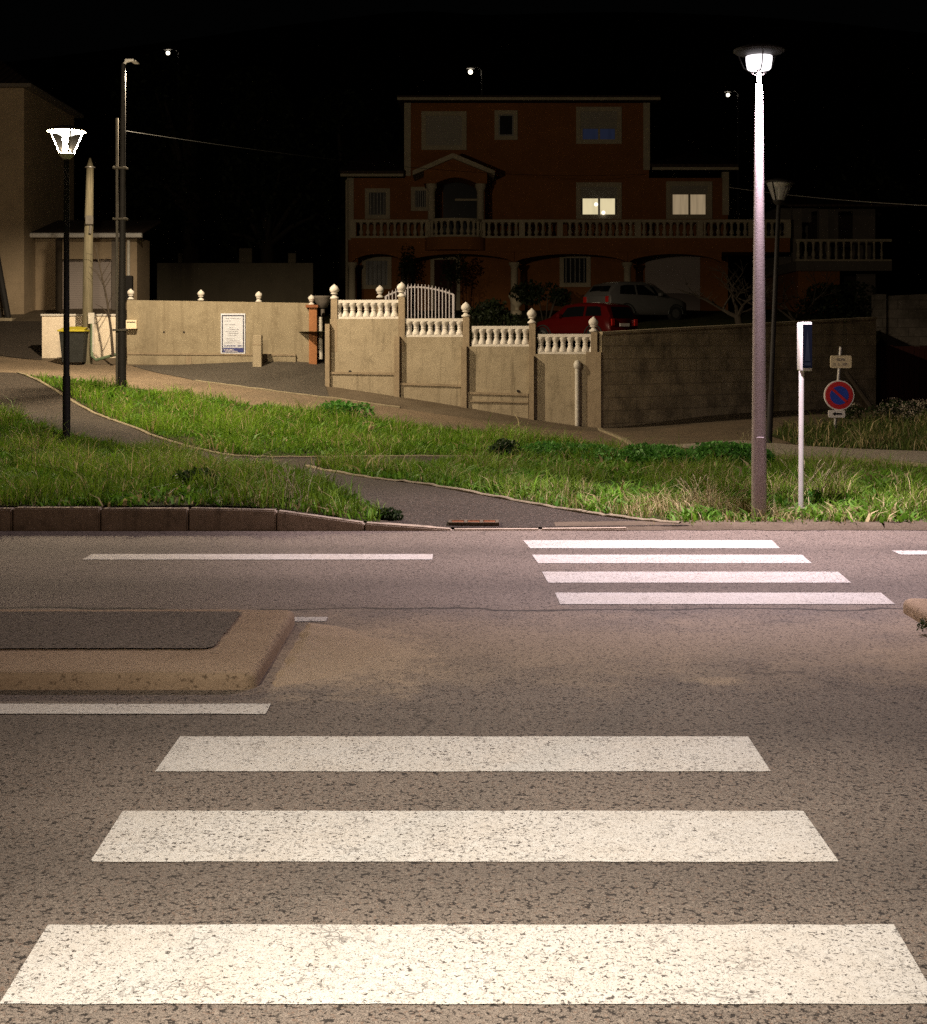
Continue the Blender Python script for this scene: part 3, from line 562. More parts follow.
clump('weed_clump', 'dark weed patch in the front bank near the kerb', 'weed', 190, 487, .34, .2, 700, .03, 'leaf', WG, 5, 6)
clump('weed_clump', 'ragged weed at the sloping end of the kerb where the path begins', 'weed', 391, 521, .14, .12, 420, .022, 'leaf', WG, 5, 12)
clump('weed_clump', 'small weed at the foot of the narrow post in the dry grass', 'weed', 813, 505, .14, .16, 260, .022, 'weed', WG, 4, 7)
clump('weed_clump', 'sparse green weeds at the foot of the right traffic island', 'weed', 923, 634, .06, .06, 110, .010, 'leaf', WG, 4, 8)
for nm, lab, px, py, rad, hg, n1, n2, sd in (('flowering_shrub', 'low shrub with pale blossom at the right edge before the red board fence', 905, 424, .9, .5, 1500, 1300, 9), ('flowering_shrub', 'sparse pale shrub behind the no-parking sign', 850, 419, .4, .35, 400, 220, 10)):
    so = clump(nm, lab, 'shrub', px, py, rad, hg, n1, .035, 'leaf', None, 8, sd); g = G(px, py); r = random.Random(sd); fb = MB()
    for k in range(8):
        a = r.uniform(0, 2*PI); d = r.uniform(0, .75)*rad; q = rad*r.uniform(.4,.62); x, y = g.x+math.cos(a)*d, g.y+math.sin(a)*d*.7
        fb.add(*leafball((x, y-.04, h1(x,y)+hg*.5), q, q*.9, hg*r.uniform(.45,.62), n2//8, .022, r))
    ORIG[so.name] = Vector(g); fb.build('blossom', M['bloom'], so)
# tall seed heads and wild stalks, one tuft per object
for k, (px, py, hg, lab) in enumerate(((812,500,.42,'tuft of tall dry seed stalks right of the narrow white post'),(700,512,.35,'tuft of tall dry seed stalks left of the tall lamp pole'),(297,508,.40,'tuft of tall grass stalks at the sloping end of the kerb'),(835,492,.3,'tuft of dry seed stalks out in the right verge'),(745,459,.45,'tuft of pale tall stalks just behind the tall lamp pole on its left'))):
    g = G(px, py); b = MB(); r = random.Random(40+k)
    for i in range(16):
        a = r.uniform(0,2*PI); l = r.uniform(.05,.22); q = g+Vector((r.uniform(-.12,.12), r.uniform(-.1,.1), -.02)); hq = hg*r.uniform(.6,1)
        b.tube([q, q+Vector((math.cos(a)*l*.3, math.sin(a)*l*.3, hq*.6)), q+Vector((math.cos(a)*l, math.sin(a)*l, hq))], [.004,.003,.002], 4)
        e = q+Vector((math.cos(a)*l, math.sin(a)*l, hq)); b.tube([e, e+Vector((math.cos(a)*.02, math.sin(a)*.02, .03)), e+Vector((math.cos(a)*.04, math.sin(a)*.04, .05))], [.003,.006,.002], 4)
    tag(b.build('grass_tuft', M['stalk'], origin=g), lab, 'grass tuft', 'tall stalk tufts')

# ------------------------------------------------------------------ lamps
def light(name, typ, loc, energy, col, radius, parent, rot=None, spot=None, blend=.5):
    l = bpy.data.lights.new(name, typ); l.energy = energy; l.color = col; l.shadow_soft_size = radius
    if spot: l.spot_size = math.radians(spot); l.spot_blend = blend
    o = bpy.data.objects.new(name, l); COL.objects.link(o); o.location = Vector(loc)-ORIG[parent.name]; o.parent = parent
    if rot: o.rotation_euler = rot
    return o
def aim(a, b): return (Vector(b)-Vector(a)).to_track_quat('-Z', 'Y').to_euler()
# tall LED lamps beside the crossings
def led_lamp(label, base, htop, tgt, energy, col, spot, blend, wide=0):
    t = thing('street_lamp', label, 'street lamp', base, 'LED lamps beside the crossings'); x, y, z = base
    b = MB(); zp = htop-.21
    b.tube([(x,y,z-.05),(x,y,z+.6),(x,y,(z+zp)/2),(x,y,zp-.45),(x,y,zp)], [.071,.07,.058,.042,.031], 20); b.build('pole', M['pinkmetal'], t, True)
    MB().box(x-.035,x+.035,y-.075,y-.064,z+.45,z+.8,.003).build('access_door', M['pinkmetal'], t)
    b = MB(); b.tube([(x,y,zp),(x,y,zp+.14)], [.022,.022], 12); b.build('neck', M['dkmetal'], t, True)
    b = MB(); b.lathe((x,y,zp+.14), [(.10,0),(.11,.012),(.122,.09),(.122,.125),(.05,.14)], 28); b.build('lens', M['lens'], t, True)
    b = MB(); b.lathe((x,y,zp+.284), [(.10,0),(.215,.012),(.24,.03),(.235,.045),(.12,.085),(.03,.10)], 32); b.build('canopy', M['dkmetal'], t, True)
    b = MB()
    for k in range(3):
        a = k*2*PI/3+.5; b.tube([(x+.03*math.cos(a),y+.03*math.sin(a),zp+.09),(x+.15*math.cos(a),y+.15*math.sin(a),zp+.17),(x+.2*math.cos(a),y+.2*math.sin(a),zp+.288)], .006, 6)
    b.build('bracket', M['dkmetal'], t, True)
    p = (x, y-.095, zp+.10)
    light('lamp_light', 'SPOT', p, energy, col, .045, t, aim(p, tgt), spot, blend)
    if wide: light('lamp_light', 'SPOT', p, wide, col, .045, t, (0,0,0), 176, .22)
    return t
lb = G(759,515); lb.y = 13.2; lb.x = (759-CX)*13.2/F; lb.z = h1(lb.x, 13.2)
led_lamp('tall grey-pink lamp pole with a bright white LED head beside the far crossing', lb, 4.365, (lb.x-.35, 12.6, 0), 1400, (1,.82,.90), 98, .4, 1000)
led_lamp('LED lamp on the near side lighting the stripes in the foreground', Vector((-2.3, 1.3, 0)), 5.3, (-.65, 4.35, 0), 4250, (1,.91,.78), 58, 1.)
t_ = led_lamp('LED lamp further along the near side of the road behind the viewpoint', Vector((-7, -6.5, 0)), 7.2, (-5, 4, 0), 1700, (1,.64,.44), 160, .5)
# lantern lamps with a flared glass body
def lantern(label, base, htop, lit):
    t = thing('lantern_post', label, 'street lamp', base, 'lantern posts with flared glass bodies', local=True)
    b = MB(); hg = htop-.42
    b.tube([(0,0,-.1),(0,0,.9),(0,0,.92),(0,0,hg)], [.055,.055,.044,.038], 16); b.build('pole', M['dkmetal'], t, True)
    b = MB(); b.lathe((0,0,hg), [(.04,-.06),(.075,-.03),(.105,0),(.105,.02),(.06,.035)], 20); b.build('collar', M['whitemetal'] if lit else M['dkmetal'], t, True)
    b = MB(); rb, rt, hb, ht = .10, .235, hg+.03, htop-.075; n = 24; vs = []
    for r_, z_ in ((rb,hb),(rt,ht)):
        for k in range(n): a = 2*PI*k/n; vs.append((r_*math.cos(a), r_*math.sin(a), z_))
    b.add(vs, [(k,(k+1)%n,n+(k+1)%n,n+k) for k in range(n)]); b.build('glass', M['glass'] if lit else M['glassw'], t, True)  # unlit glass is whitened in place of the lamplight it reflects
    for k in range(4):
        a = k*PI/2+.5; b = MB(); b.tube([((rb+.006)*math.cos(a),(rb+.006)*math.sin(a),hb),((rt+.006)*math.cos(a),(rt+.006)*math.sin(a),ht)], .013, 8); b.build('strut', M['whitemetal'] if lit else M['dkmetal'], t, True)
    b = MB(); b.tube([(0,0,hg+.03),(0,0,ht-.08)], [.016,.012], 10); b.build('stem', M['whitemetal'], t, True)
    b = MB(); b.lathe((0,0,ht), [(.235,-.012),(.268,-.008),(.27,.012),(.25,.03),(.13,.065),(.03,.075)], 32); b.build('cap', M['galv'] if lit else M['dkmetal'], t, True)
    b = MB(); b.lathe((0,0,ht-.075), [(.04,0),(.10,.02),(.145,.045),(.15,.06)], 24); b.build('diffuser', M['lens2'] if lit else M['signwhite'], t, True)
    return t
l1 = G(67,441); l1.y = 20; l1.x = (66.5-CX)*20/F; l1.z = h1(l1.x, 20)
lt = lantern('black lantern post with a lit flared glass head at the left edge of the footpath', l1, 4.83-l1.z, True)
p = (0,0,4.83-l1.z-.24)
light('lamp_light', 'POINT', p, 2000, (1,.80,.54), .09, lt); light('lamp_light', 'SPOT', p, 500, (1,.80,.54), .09, lt, (0,0,0), 174, .25)
l2 = G(769,440)
lt2 = lantern('unlit dark lantern post leaning slightly behind the tall lamp pole', Vector((P(769,440,25).x, 25, h1(P(769,440,25).x, 25))), 4.75, False); lt2.rotation_euler = (0, math.radians(2.6), .3)

# tall double pole on the left
t0 = P(122,388,27); t0.z = h1(t0.x, 27); t = thing('lamp_post', 'tall thin black lamp post with a grey side pole clamped to it', 'lamp post', t0)
zt = P(0,64,27).z
MB().tube([(t0.x,27,t0.z-.1),(t0.x,27,t0.z+1.2),(t0.x+.02,27,zt-1.5),(t0.x+.03,27,zt)], [.085,.075,.05,.042], 14).build('pole', M['dkmetal'], t, True)
MB().tube([(t0.x-.10,27.02,t0.z-.1),(t0.x-.10,27.02,P(0,118,27).z)], .028, 10).build('side_pole', M['galvd'], t, True)
for py in (168, 219, 330):
    z = P(0,py,27).z; MB().box(t0.x-.16,t0.x+.10,26.90,27.08,z-.02,z+.02,.005).build('clamp', M['galvd'], t)
b = MB(); b.tube([(t0.x+.03,27,zt-.02),(t0.x+.08,27,zt+.05),(t0.x+.16,27,zt+.07)], .03, 10); b.build('arm', M['whitemetal'], t, True)
b = MB(); b.box(t0.x+.06,t0.x+.24,26.95,27.06,zt+.045,zt+.095,.02); b.build('head', M['whitemetal'], t)
MB().box(t0.x+.16,t0.x+.26,27.05,27.32,zt+.06,zt+.09,.01).build('light_panel', M['whitemetal'], t); hd = (t0.x+.21, 27.3, zt-.02); light('lamp_light', 'SPOT', hd, 4000, (1,.80,.55), .07, t, aim(hd, (t0.x+.6, 28.2, 0)), 154, .2)
# wooden utility post
w0 = P(88,362,33); w0.z = h1(w0.x, 33); t = thing('utility_pole', 'weathered wooden utility pole with a pointed top in front of the garage', 'utility pole', w0)
zt = P(0,158,33).z; zz = zt-w0.z
MB().tube([w0+Vector((-.02,0,-.1)), w0+Vector((0,0,zz*.5)), w0+Vector((.05,0,zz-.22)), w0+Vector((.05,0,zz))], [.13,.115,.085,.02], 12).build('post', M['wood'], t, True)
MB().lathe(w0+Vector((.05,0,zz-.23)), [(.12,0),(.12,.02),(.02,.03)], 12).build('cap_plate', M['galv'], t, True)
b = MB(); b.box(w0.x-.02,w0.x+.16,32.83,32.9,P(0,225,33).z,P(0,216,33).z,.02); b.tube([w0+Vector((.1,-.12,P(0,226,33).z-w0.z)), w0+Vector((.08,-.13,P(0,234,33).z-w0.z))], .035, 8); b.build('insulator', M['galvd'], t)
MB().box(w0.x+.06,w0.x+.2,32.78,32.87,P(0,324,33).z,P(0,313,33).z,.01).build('junction_box', M['pipe'], t)
MB().tube([P(92,324,32.82), P(91.5,345,32.82), P(92,356,32.8), P(96,360,32.75), P(118,354,32.7)], .035, 8).build('conduit', M['green'], t, True)
MB().tube([P(93,323,32.8), P(93,352,32.8)], .02, 8).build('conduit', M['pipe'], t, True)
b = MB(); r = random.Random(3)
b.tube([P(113,356,32.4), P(111,330,32.5), P(107,300,32.6), P(98,258,32.7), P(95,244,32.8)], [.035,.03,.022,.014,.008], 6)
for k in range(14):
    f = r.uniform(.1,.95); q = P(113-18*f**1.3,356-112*f,32.4+.4*f); e = q+Vector((r.uniform(-.35,.35), r.uniform(-.1,.1), r.uniform(.1,.5))); b.tube([q, (q+e)/2+Vector((.03,0,.05)), e], [.010,.007,.004], 4)
tag(b.build('bare_vine', M['bark'], origin=P(113,356,32.4)), 'bare leafless vine climbing beside the wooden pole', 'vine')

# wire from the tall pole towards the right, and a lower one
def wire(label, A, B_, sag, mat, r_):
    b = MB(); pts = []
    for i in range(41):
        u = i/40; q = A.lerp(B_, u); q.z -= sag*4*u*(1-u); pts.append(q)
    b.tube(pts, r_, 5); tag(b.build('power_line', M[mat], origin=A), label, 'wire', 'overhead wires')
wire('faint overhead wire from the tall double pole to the villa wall', P(126,131,27), P(645,174,51.9), .35, 'wire', .006)
wire('overhead wire leaving the right corner of the villa towards the right edge', P(727,187,51.9), P(1010,209,32), .12, 'signwhite', .010)  # lamplit stretch of the wire, coloured white in place of the light on it
# ------------------------------------------------------------------ narrow sign post, no-parking sign
s0 = P(801,511,14); s0.z = h1(s0.x, 14); t = thing('signal_post', 'narrow white post with a tall dark panel in a white case', 'signal post', s0); k = 14/F
MB().tube([s0+Vector((0,0,-.05)), (P(801.5,371,14).x, 14, P(0,371,14).z)], .027, 14).build('post', M['whitemetal'], t, True)
MB().lathe(s0, [(.13,-.06),(.13,.018),(.05,.03)], 20).build('foot', M['edging'], t, True)
c = P(805,347,14); zb, ztp = P(0,371,14).z, P(0,322,14).z
MB().box(c.x-.060,c.x+.062,13.95,14.10,zb,ztp,.018).build('case', M['whitemetal'], t, True)
MB().box(c.x-.036,c.x+.057,13.938,13.9495,zb+.03,ztp-.025,.004).build('panel', M['darkface'], t)
b = MB(); b.add([(c.x-.018,13.9365,zb+.10),(c.x+.036,13.9365,zb+.10),(c.x+.010,13.9365,ztp-.08)], [(0,1,2)]); b.build('printed_triangle', M['tri'], t)
MB().box(c.x-.022,c.x+.042,13.9355,13.9375,zb+.055,zb+.085).build('printed_bar', M['tri'], t)

n0 = P(835,438,28); n0.z = h1(n0.x, 28); t = thing('no_parking_sign', 'round red and blue no-parking sign on a leaning grey post', 'road sign', n0); Y = 28
MB().tube([n0+Vector((0,.05,-.1)), P(838,395,Y)+Vector((0,.05,0)), P(841.5,347,Y)+Vector((0,.05,0))], .035, 12).build('post', M['galv'], t, True)
def disc(name, c, r, y, th, mat, par): 
    bb = MB(); n = 40; pts = [(c.x+r*math.cos(2*PI*i/n), c.z+r*math.sin(2*PI*i/n)) for i in range(n)]; bb.poly(pts, y, y+th); return bb.build(name, mat, par)
c = P(838.8,395.3,Y); R_ = 15*Y/F
disc('rim', c, R_, Y-.03, .04, M['signwhite'], t); disc('red_ring', c, R_*.92, Y-.036, .005, M['signred'], t); disc('blue_field', c, R_*.62, Y-.042, .005, M['signblue'], t)
a = math.radians(-42); u = Vector((math.cos(a), math.sin(a))); v = Vector((-u.y, u.x)); hw = R_*.085; L = R_*.63
MB().poly([(c.x+u.x*i+v.x*j, c.z+u.y*i+v.y*j) for i, j in ((-L,-hw),(L,-hw),(L,hw),(-L,hw))], Y-.048, Y-.043).build('red_slash', M['signred'], t)
def rrect(x0, x1, z0, z1, r): 
    pts = []
    for cx, cz, a0 in ((x1-r,z0+r,-90),(x1-r,z1-r,0),(x0+r,z1-r,90),(x0+r,z0+r,180)):
        for i in range(5): an = math.radians(a0+i*22.5); pts.append((cx+r*math.cos(an), cz+r*math.sin(an)))
    return pts
q0, q1 = P(830,368,Y), P(851,355.5,Y); pl = MB().poly(rrect(q0.x,q1.x,q0.z,q1.z,.035), Y-.04, Y-.01).build('upper_plate', M['signcream'], t)
def glyphs(name, x0, x1, z, hgt, y, par, mat, seed, space=.22):  # a line of lettering too small in the photograph to be read
    r = random.Random(seed); b = MB(); x = x0
    while x < x1-hgt*.4:
        w = hgt*r.uniform(.45,.75)
        if r.random() > .12:
            s = hgt*.2; kind = r.randrange(4); b.box(x,x+s,y-.002,y,z,z+hgt)
            if kind in (0,1): b.box(x+s,x+w,y-.002,y,z+hgt-s,z+hgt)
            if kind in (1,2): b.box(x+s,x+w,y-.002,y,z,z+s)
            if kind in (0,3): b.box(x+w-s,x+w,y-.0018,y,z,z+hgt*.9)
        x += w+hgt*space
    b.build(name, mat, par)
glyphs('lettering', q0.x+.12, q1.x-.11, P(0,360.8,Y).z, .05, Y-.041, t, M['greyink'], 5); glyphs('lettering', q0.x+.06, q1.x-.08, P(0,365.6,Y).z, .055, Y-.041, t, M['greyink'], 6)
q0, q1 = P(828,417.5,Y), P(844.5,410,Y); MB().poly(rrect(q0.x,q1.x,q0.z,q1.z,.03), Y-.04, Y-.01).build('lower_plate', M['signwhite'], t)
zc = (q0.z+q1.z)/2; xa = q0.x+.07; MB().poly([(xa,zc),(xa+.07,zc-.045),(xa+.07,zc-.018),(xa+.2,zc-.018),(xa+.2,zc+.018),(xa+.07,zc+.018),(xa+.07,zc+.045)], Y-.044, Y-.041).build('arrow', M['ink'], t)

# ------------------------------------------------------------------ retaining wall with stepped panels
def WP(px, py): return P(px, py, 31-(px-330)/270.)
FIN = [(.075,0),(.105,.012),(.105,.035),(.07,.065),(.042,.095),(.055,.115),(.085,.125),(.088,.14),(.075,.15),(.105,.185),(.118,.225),(.108,.265),(.078,.305),(.036,.335),(.012,.36)]
def finial(c, s, par, name='finial', mat='white'): 
    b = MB(); b.lathe(c, [(r*s,z*s) for r,z in FIN], 14); return b.build(name, M[mat], par, True)
def pil_box(b, px0, px1, ptop, off, th, zb=None):
    a, c = WP(px0,ptop), WP(px1,ptop); z0 = min(h1(a.x,a.y), h1(c.x,c.y))-.15 if zb is None else zb
    b.obox(a, c, th, z0, a.z, off)
w0 = WP(330,385); t = thing('retaining_wall', 'tan concrete retaining wall in four stepped panels with white balustrades', 'wall', (w0.x, w0.y, h1(w0.x,w0.y)-.05))
PAN = [(330,400,319,300,374),(400,466.5,337,318.5,385),(466.5,532.5,346.5,326,394),(532.5,600,354,334,None)]
for i, (a, c, yb, yt, yl) in enumerate(PAN):
    p, q = WP(a,yb), WP(c,yb); b = MB(); zb = min(h1(p.x,p.y), h1(q.x,q.y))-.2; ztop = p.z
    b.obox(p, q, .22, zb, ztop); b.build('panel', M['wall'], t)
    if yl:
        b = MB(); pl_, ql = WP(a+1,yl), WP(c-4,yl+(2 if i else 1)); b.obox(pl_, ql, .048, zb, (pl_.z,ql.z), -.05); b.build('plinth', M['wall'], t)
        b = MB(); b.obox(pl_, ql, .075, (pl_.z+.002,ql.z+.002), (pl_.z+.05,ql.z+.05), -.078); b.build('ledge', M['pil'], t)
    if i == 2:
        p2, q2 = WP(a+1,401.5), WP(c-4,403); b = MB(); b.obox(p2, q2, .03, (p2.z,q2.z), (p2.z+.03,q2.z+.03), -.082); b.build('ledge', M['pil'], t)
    bal = MB(); x0p, x1p = a+5, c-(2 if i == 0 else 3); A, C = WP(x0p,yt), WP(x1p,yt)
    hz = ztop-0; zt_ = A.z; bal.obox(A, C, .16, zt_-.065, zt_, .03); bal.obox(A, C, .16, hz+.001, hz+.05, .03); bo = bal.build('balustrade', M['white'], t)
    hb = zt_-.065-(hz+.05); nb = 9 if i == 0 else 8
    for k in range(nb):
        s = (k+.5)/nb; cx, cy = A.x+(C.x-A.x)*s, A.y+(C.y-A.y)*s+.11; b = MB()
        b.lathe((cx,cy,hz+.05), [(r_*1.0,z_*hb) for r_, z_ in ((.088,0),(.088,.10),(.072,.22),(.050,.38),(.046,.46),(.056,.48),(.056,.54),(.046,.56),(.052,.66),(.074,.80),(.088,.90),(.088,1))], 10); b.build('baluster', M['white'], bo, True)
for (px, pt, pf, pb) in ((334,299,None,None),(401.5,297,297,318),(466,317,317,328),(532.2,323.5,323.5,336),(594,332,332,340)):
    # pier between the balustrades, carrying a finial
    a, c = WP(px-3.2,pt), WP(px+3.2,pt); b = MB(); b.obox(a, c, .2, WP(px,352).z if px < 500 else WP(px,360).z, a.z, -.004); b.build('pier', M['pil'], t)
    m = (a+c)/2; finial((m.x, m.y+.1, a.z), .92, t)
for (px0, px1, pt) in ((326.5,331,324),(395.5,400.5,336.5),(462,467.5,346.5),(529.5,534.5,356)):
    b = MB(); pil_box(b, px0, px1, pt, -.13, .128); b.build('pilaster', M['pil'], t)
b = MB(); pil_box(b, 586, 601, 352, -.016, .2); b.build('corner_pillar', M['pil'], t)
for px, py in ((350,371.5),(518,391)): q = WP(px,py); MB().tube([q+Vector((0,-.05,0)), q+Vector((0,.1,0))], .03, 8).build('weep_pipe', M['dkmetal'], t, True)
q0, q1 = WP(577,423), WP(577,367); MB().tube([q0+Vector((0,-.07,-.1)), q1+Vector((0,-.07,0))], .05, 10).build('drain_pipe', M['pipe'], t, True)
MB().lathe(q1+Vector((0,-.07,-.03)), [(.055,0),(.078,.03),(.078,.1),(.05,.16),(.01,.18)], 12).build('pipe_cap', M['pipe'], t, True)

# long block wall receding to the right
c0 = WP(601,428); C0 = (c0.x+.01, c0.y+.02); C1 = ((876-CX)*35.5/F, 35.5)
t = thing('block_wall', 'long dim concrete block wall running back to the right from the corner pillar', 'wall', (C0[0],C0[1],h1(*C0)))
b = MB(); nseg = 8
for i in range(nseg):
    a = (C0[0]+(C1[0]-C0[0])*i/nseg, C0[1]+(C1[1]-C0[1])*i/nseg); c = (C0[0]+(C1[0]-C0[0])*(i+1)/nseg, C0[1]+(C1[1]-C0[1])*(i+1)/nseg)
    b.obox(a, c, .25, (h1(*a)-.2, h1(*c)-.2), (1.92+.045*i*1.2, 1.92+.045*(i+1)*1.2))
b.build('wall_body', M['blocks'], t)
b = MB()
for i in range(nseg):
    a = (C0[0]+(C1[0]-C0[0])*i/nseg, C0[1]+(C1[1]-C0[1])*i/nseg); c = (C0[0]+(C1[0]-C0[0])*(i+1)/nseg, C0[1]+(C1[1]-C0[1])*(i+1)/nseg)
    b.obox(a, c, .33, (1.923+.045*i*1.2, 1.923+.045*(i+1)*1.2), (1.98+.045*i*1.2, 1.98+.045*(i+1)*1.2), -.04)
b.build('coping', M['blocks'], t)

# left wall
def LW(px, py): return P(px, py, 33)
a, c = LW(127,300), LW(311,303); t = thing('boundary_wall', 'tan rendered boundary wall with white finials left of the entrance', 'wall', (a.x,33,h1(a.x,33)))
b = MB(); b.obox(a, c, .25, h1(a.x,33)-.4, (a.z,c.z)); b.build('wall_body', M['wall2'], t)
b = MB(); p, q = LW(128,354.5), LW(296,356); b.obox(p, q, .06, 1.0, (p.z,q.z), -.062); b.build('plinth', M['wall2'], t)
b = MB(); b.obox(p, q, .08, (p.z+.002,q.z+.002), (p.z+.045,q.z+.045), -.082); b.build('ledge', M['pil'], t)
b = MB(); b.obox(LW(187,356), LW(192,356), .03, 1.0, LW(0,357).z, -.093); b.build('pilaster', M['pil'], t)
for px, pt in ((129.5,299.5),(200,300.5),(258,302)): q = LW(px,pt); finial((q.x,33.12,q.z), .72, t)
for px, py in ((164,332),(184,332),(165,354)): q = LW(px,py); MB().tube([q+Vector((0,-.02,0)), q+Vector((0,.05,0))], .02, 8).build('weep_pipe', M['dkmetal'], t, True)
# orange gate pillar with urn planter and pipe beside it
q = LW(314,362); t = thing('gate_pillar', 'rust coloured gate pillar at the right end of the left wall', 'pillar', (q.x,32.9,h1(q.x,32.9)))
MB().box(LW(309.5,0).x,LW(317.5,0).x,32.86,33.1,1.0,LW(0,308).z,.01).build('shaft', M['redpillar'], t)
MB().box(LW(306.5,0).x,LW(319,0).x,32.8,33.16,LW(0,308).z+.002,LW(0,305).z,.012).build('cap', M['rustbrick'], t)
finial((LW(311.5,0).x,33.0,LW(0,305).z), .68, t)
q = P(323,362,33.6); t = thing('urn_planter', 'grey bowl planter on a stand behind the rust coloured gate pillar', 'planter', (q.x,33.6,h1(q.x,33.6)))
zt = P(0,296,33.6).z; MB().lathe((q.x,33.6,zt-.3), [(.05,-.95),(.05,0),(.1,.02),(.19,.16),(.22,.25),(.235,.27),(.235,.3),(.19,.3),(.17,.25)], 18).build('bowl', M['grey'], t, True)
q = P(321,357,32.85); tag(MB().tube([P(320.5,317,33), P(321,357,33)+Vector((0,0,-.05))], .05, 10).build('marker_post', M['pipe'], None, True, origin=Vector((q.x,33,h1(q.x,33)))), 'thin white pipe post between the entrance pillar and the retaining wall', 'post')
# mailbox, notice board, stone post
q = LW(131,327); t = thing('mailbox', 'small beige mailbox on the left end of the boundary wall', 'mailbox', (q.x,32.93,q.z))
MB().box(LW(127.5,0).x,LW(138,0).x,32.84,32.997,LW(0,329).z,LW(0,320).z,.012).build('body', M['signcream'], t)
MB().box(LW(128.5,0).x,LW(137,0).x,32.832,32.839,LW(0,322.6).z,LW(0,321.8).z).build('slot', M['ink'], t)
a, c = LW(221,354), LW(245.5,313.5); t = thing('notice_board', 'white notice board with a dark blue frame on the left boundary wall', 'notice board', ((a.x+c.x)/2,32.93,a.z))
MB().box(a.x,c.x,32.955,32.997,a.z,c.z,.006).build('backing', M['poster'], t)
w_, h_ = c.x-a.x, c.z-a.z; X_ = lambda f: a.x+w_*f; Z_ = lambda f: c.z-h_*f
MB().ring_x(X_(.05),X_(.95),Z_(.96),Z_(.04),.022,32.948,32.954).build('frame', M['navyframe'], t)
MB().box(X_(.11),X_(.90),32.9495,32.954,Z_(.84),Z_(.08)).build('sheet', M['poster'], t)
MB().box(X_(.10),X_(.93),32.9425,32.9475,Z_(.955),Z_(.85)).build('footer_band', M['navy'], t)
for i, (f, x0, x1, hg) in enumerate(((.12,.2,.8,.02),(.18,.16,.45,.016),(.27,.16,.6,.018),(.34,.36,.5,.02),(.39,.3,.75,.022),(.44,.2,.7,.016),(.49,.3,.75,.022),(.54,.3,.68,.014),(.62,.25,.6,.018),(.67,.25,.8,.018),(.72,.16,.8,.02))):
    glyphs('lettering', X_(x0), X_(x1), Z_(f+.015), hg, 32.949, t, M['greyink'], 20+i)
glyphs('lettering', X_(.14), X_(.88), Z_(.82), .042, 32.949, t, M['navy'], 50, .12); glyphs('lettering', X_(.16), X_(.6), Z_(.91), .03, 32.942, t, M['signwhite'], 51); glyphs('lettering', X_(.14), X_(.7), Z_(.945), .022, 32.942, t, M['signwhite'], 52)
q = P(257.5,366,32.3); t = thing('stone_post', 'short squat concrete post standing before the left wall, right of the notice board', 'post', (q.x,32.3,h1(q.x,32.3)))
a, c = P(252.5,335,32.3), P(261.5,335,32.3); MB().box(a.x,c.x,32.3,32.5,h1(q.x,32.3)-.1,a.z,.02).build('shaft', M['wall'], t)
MB().box(a.x-.004,c.x+.004,32.294,32.506,P(0,345,32.3).z,P(0,344,32.3).z).build('joint', M['pil'], t)
# low white wall, bin, sack
a, c = P(42,314,33.9), P(118.5,314,33.9); t = thing('low_wall', 'low white rendered wall behind the wheelie bin', 'wall', (a.x,33.9,h1(a.x,33.9)))
MB().box(a.x,c.x,33.9,34.15,.8,a.z-.05).build('wall_body', M['whitewall'], t); MB().box(a.x-.03,c.x+.03,33.87,34.18,a.z-.048,a.z,.01).build('coping', M['white'], t)
q = P(77,364,33.0); q.z = h1(q.x, 33.0); t = thing('wheelie_bin', 'dark wheelie bin with a yellow lid at the foot of the wooden pole', 'bin', q); zb, zt = P(0,362,33).z, P(0,332,33).z
x0, x1, x2, x3 = P(67,0,33).x, P(87.5,0,33).x, P(65,0,33).x, P(89.5,0,33).x
b = MB(); b.add([(x0,32.6,zb),(x1,32.6,zb),(x1,33.0,zb),(x0,33.0,zb),(x2,32.5,zt),(x3,32.5,zt),(x3,33.05,zt),(x2,33.05,zt)], [(0,3,2,1),(4,5,6,7),(0,1,5,4),(1,2,6,5),(2,3,7,6),(3,0,4,7)]); b.build('body', M['plastic'], t)
b = MB(); b.box(x2-.03,x3+.03,32.46,33.08,zt+.003,zt+.05,.015); b.add([(x2,32.5,zt+.052),(x3,32.5,zt+.052),(x3,33.05,zt+.13),(x2,33.05,zt+.13)],[(0,1,2,3)]); b.build('lid', M['yellow'], t)
MB().tube([(x2-.06,32.99,zt+.02),(x3+.05,32.99,zt+.02)], .022, 8).build('handle', M['plastic'], t, True)
for xx in (x0-.04, x1+.0): MB().tube([(xx,33.0,zb+.07),(xx+.04,33.0,zb+.07)], .10, 14).build('wheel', M['tyre'], t, True)
# garden behind the walls: terrace ground
front = [(-2.95,31.22),(2.9,30.25),(3.1,30.4),(C1[0]-.2,C1[1]+.3)]
gl = [(-2.95,31.2),(-1,30.9),(1,30.55),(2.8,30.25)]+[(C0[0]+(C1[0]-C0[0])*k/4+.05, C0[1]+(C1[1]-C0[1])*k/4+.12) for k in range(5)]
def gz(x, y, f): 
    y0 = f; s = max(0, y-y0); 
    return np.interp(y, [30,40,42.5,46,52,75], [1.78,1.70,1.75,2.47,3.0,3.3]) + (.25*max(0,min(1,(-x)/3)) if y < 36 else 0)
b = MB(); nr = 40; vs = []; fs = []
cols = []
for i in range(len(gl)-1):
    for k in range(4): cols.append((gl[i][0]+(gl[i+1][0]-gl[i][0])*k/4, gl[i][1]+(gl[i+1][1]-gl[i][1])*k/4))
cols.append(gl[-1]); cols = [(-4.2,33.6)]+cols+[(13,43.5),(24,45)]
for (x, y0) in cols:
    for j in range(nr+1): y = y0+(70-y0)*(j/nr)**1.15; xx = x+(x*.9)*(y-y0)/40; z = gz(x, y, y0)+.04*mnoise.noise(Vector((xx*.7,y*.7,0))); vs.append((xx,y,z))
